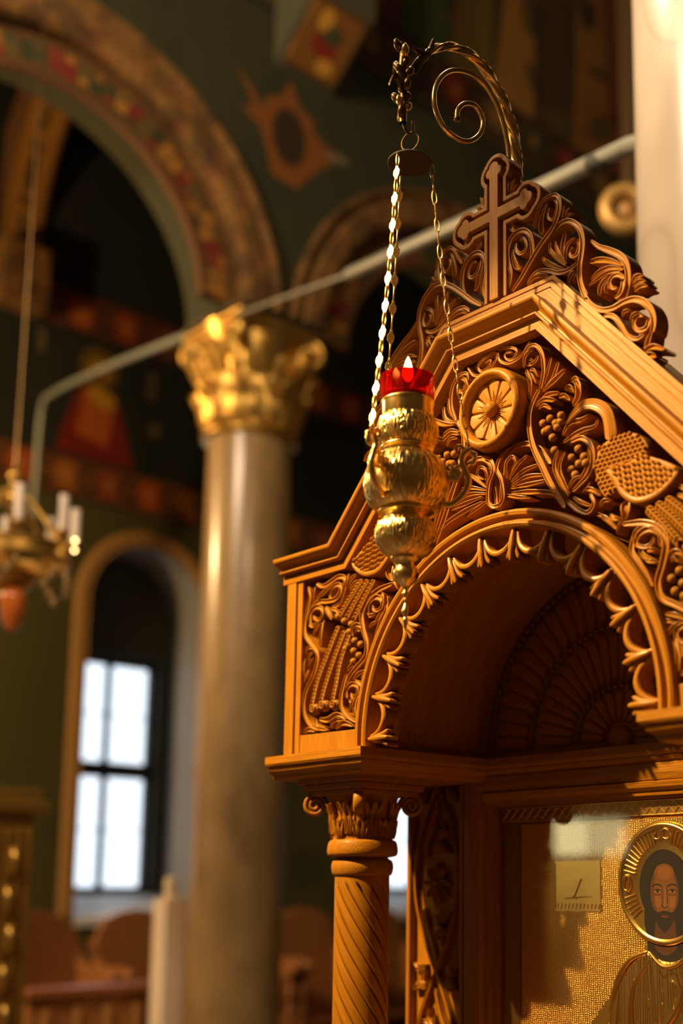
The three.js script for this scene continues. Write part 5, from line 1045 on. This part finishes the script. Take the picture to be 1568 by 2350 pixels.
// ring and globes of the unseen nave lamps, out of view
{
  const n = thing('unseen_nave_lamps', 'unseen ring of globe lamps out of view, placed to light the crest and marble', 'chandelier', NC);
  add('hoop', new THREE.TorusGeometry(0.70, 0.025, 8, 60).rotateX(Math.PI / 2).translate(0, 0, 0), M.gilt, n);
  add('hanging_chain', new THREE.CylinderGeometry(0.012, 0.012, OUT.top - NC[1], 8).translate(0, (OUT.top - NC[1]) / 2, 0), M.gilt, n);
  for (let k = 0; k < 3; k++) { const a = k * 2 * Math.PI / 3; add('arm', new THREE.CylinderGeometry(0.012, 0.012, 0.7, 8).rotateZ(Math.PI / 2).translate(0.35, 0, 0).rotateY(a), M.gilt, n); }
  for (const p of unseenNaveLamps) {
    const gl = add('unseen_globe', new THREE.SphereGeometry(0.21, 28, 18), std(rgb(0, 0, 0), 1, { emissive: rgb(1, 0.80, 0.56), emissiveIntensity: 18 }), n); gl.position.set(p[0] - NC[0], p[1] - NC[1], p[2] - NC[2]);
    const l = new THREE.PointLight(new THREE.Color().setRGB(1, 0.72, 0.46), NAVE, 0, 2); l.position.set(...p); l.castShadow = true; l.shadow.radius = 10; scene.add(l);
  }
}
// added fill lamp beyond the picture's edge, brightens the side aisle
{
  const l = thing('added_aisle_lamp', 'added globe lamp out of view that brightens the side aisle', 'added_lamp', [-6.9, 4.6, 0.7]);
  add('unseen_globe', new THREE.SphereGeometry(0.12, 24, 16), std(rgb(0, 0, 0), 1, { emissive: rgb(1, 0.7, 0.4), emissiveIntensity: 8 }), l);
  add('hanging_rod', new THREE.CylinderGeometry(0.01, 0.01, OUT.top - 4.7, 8).translate(0, (OUT.top - 4.6 + 0.1) / 2, 0), M.bronze, l);
  const p = new THREE.PointLight(new THREE.Color().setRGB(1, 0.62, 0.28), 46, 0, 2); p.position.set(-6.9, 4.6, 0.7); p.castShadow = true; p.shadow.radius = 6; scene.add(p);
}
// unseen lamp beyond the picture's upper edge, placed to light the white column
{
  const l = thing('unseen_column_lamp', 'unseen globe lamp out of view, placed to light the white marble column', 'unseen lamp', [-0.9, 4.62, -0.45]);
  add('unseen_globe', new THREE.SphereGeometry(0.12, 24, 16), std(rgb(0, 0, 0), 1, { emissive: rgb(1, 0.78, 0.52), emissiveIntensity: 8 }), l);
  add('hanging_rod', new THREE.CylinderGeometry(0.01, 0.01, OUT.top - 4.72, 8).translate(0, (OUT.top - 4.62 + 0.1) / 2, 0), M.bronze, l);
  const p = new THREE.PointLight(new THREE.Color().setRGB(1, 0.74, 0.50), 5.5, 0, 2); p.position.set(-0.9, 4.62, -0.45); p.castShadow = true; p.shadow.radius = 6; scene.add(p);
}
// unseen glowing panels, placed to give the bright reflection in the icon's pane
{
  const k = thing('unseen_light_panels', 'unseen glowing panels out of view, mirrored in the glass of the icon', 'unseen light', [-7.12, 0, 8.42]);
  add('unseen_panel_frame', [rbox(-0.66, 0.66, 0, 1.75, -0.12, 0.04, 0.02), rbox(-0.66, 0.66, 2.42, 2.52, -0.12, 0.04, 0.02), rbox(-0.66, -0.60, 1.7, 2.45, -0.12, 0.04, 0.01), rbox(0.60, 0.66, 1.7, 2.45, -0.12, 0.04, 0.01)], M.stall, k);
  const em = (e) => std(rgb(0, 0, 0), 1, { emissive: rgb(1, 0.88, 0.45), emissiveIntensity: e });
  add('unseen_lit_panel', new THREE.BoxGeometry(0.45, 0.38, 0.02).translate(-0.255, 2.14, -0.10), em(9), k);
  add('unseen_lit_panel', new THREE.BoxGeometry(0.50, 0.36, 0.02).translate(0.26, 2.14, -0.10), em(4), k);
  const r = new THREE.RectAreaLight(new THREE.Color().setRGB(1, 0.88, 0.45), 3, 1.05, 0.42); r.position.set(-7.12, 2.13, 8.28); r.lookAt(-7.12, 2.13, 0); scene.add(r);
}
renderer.render(scene, camera);
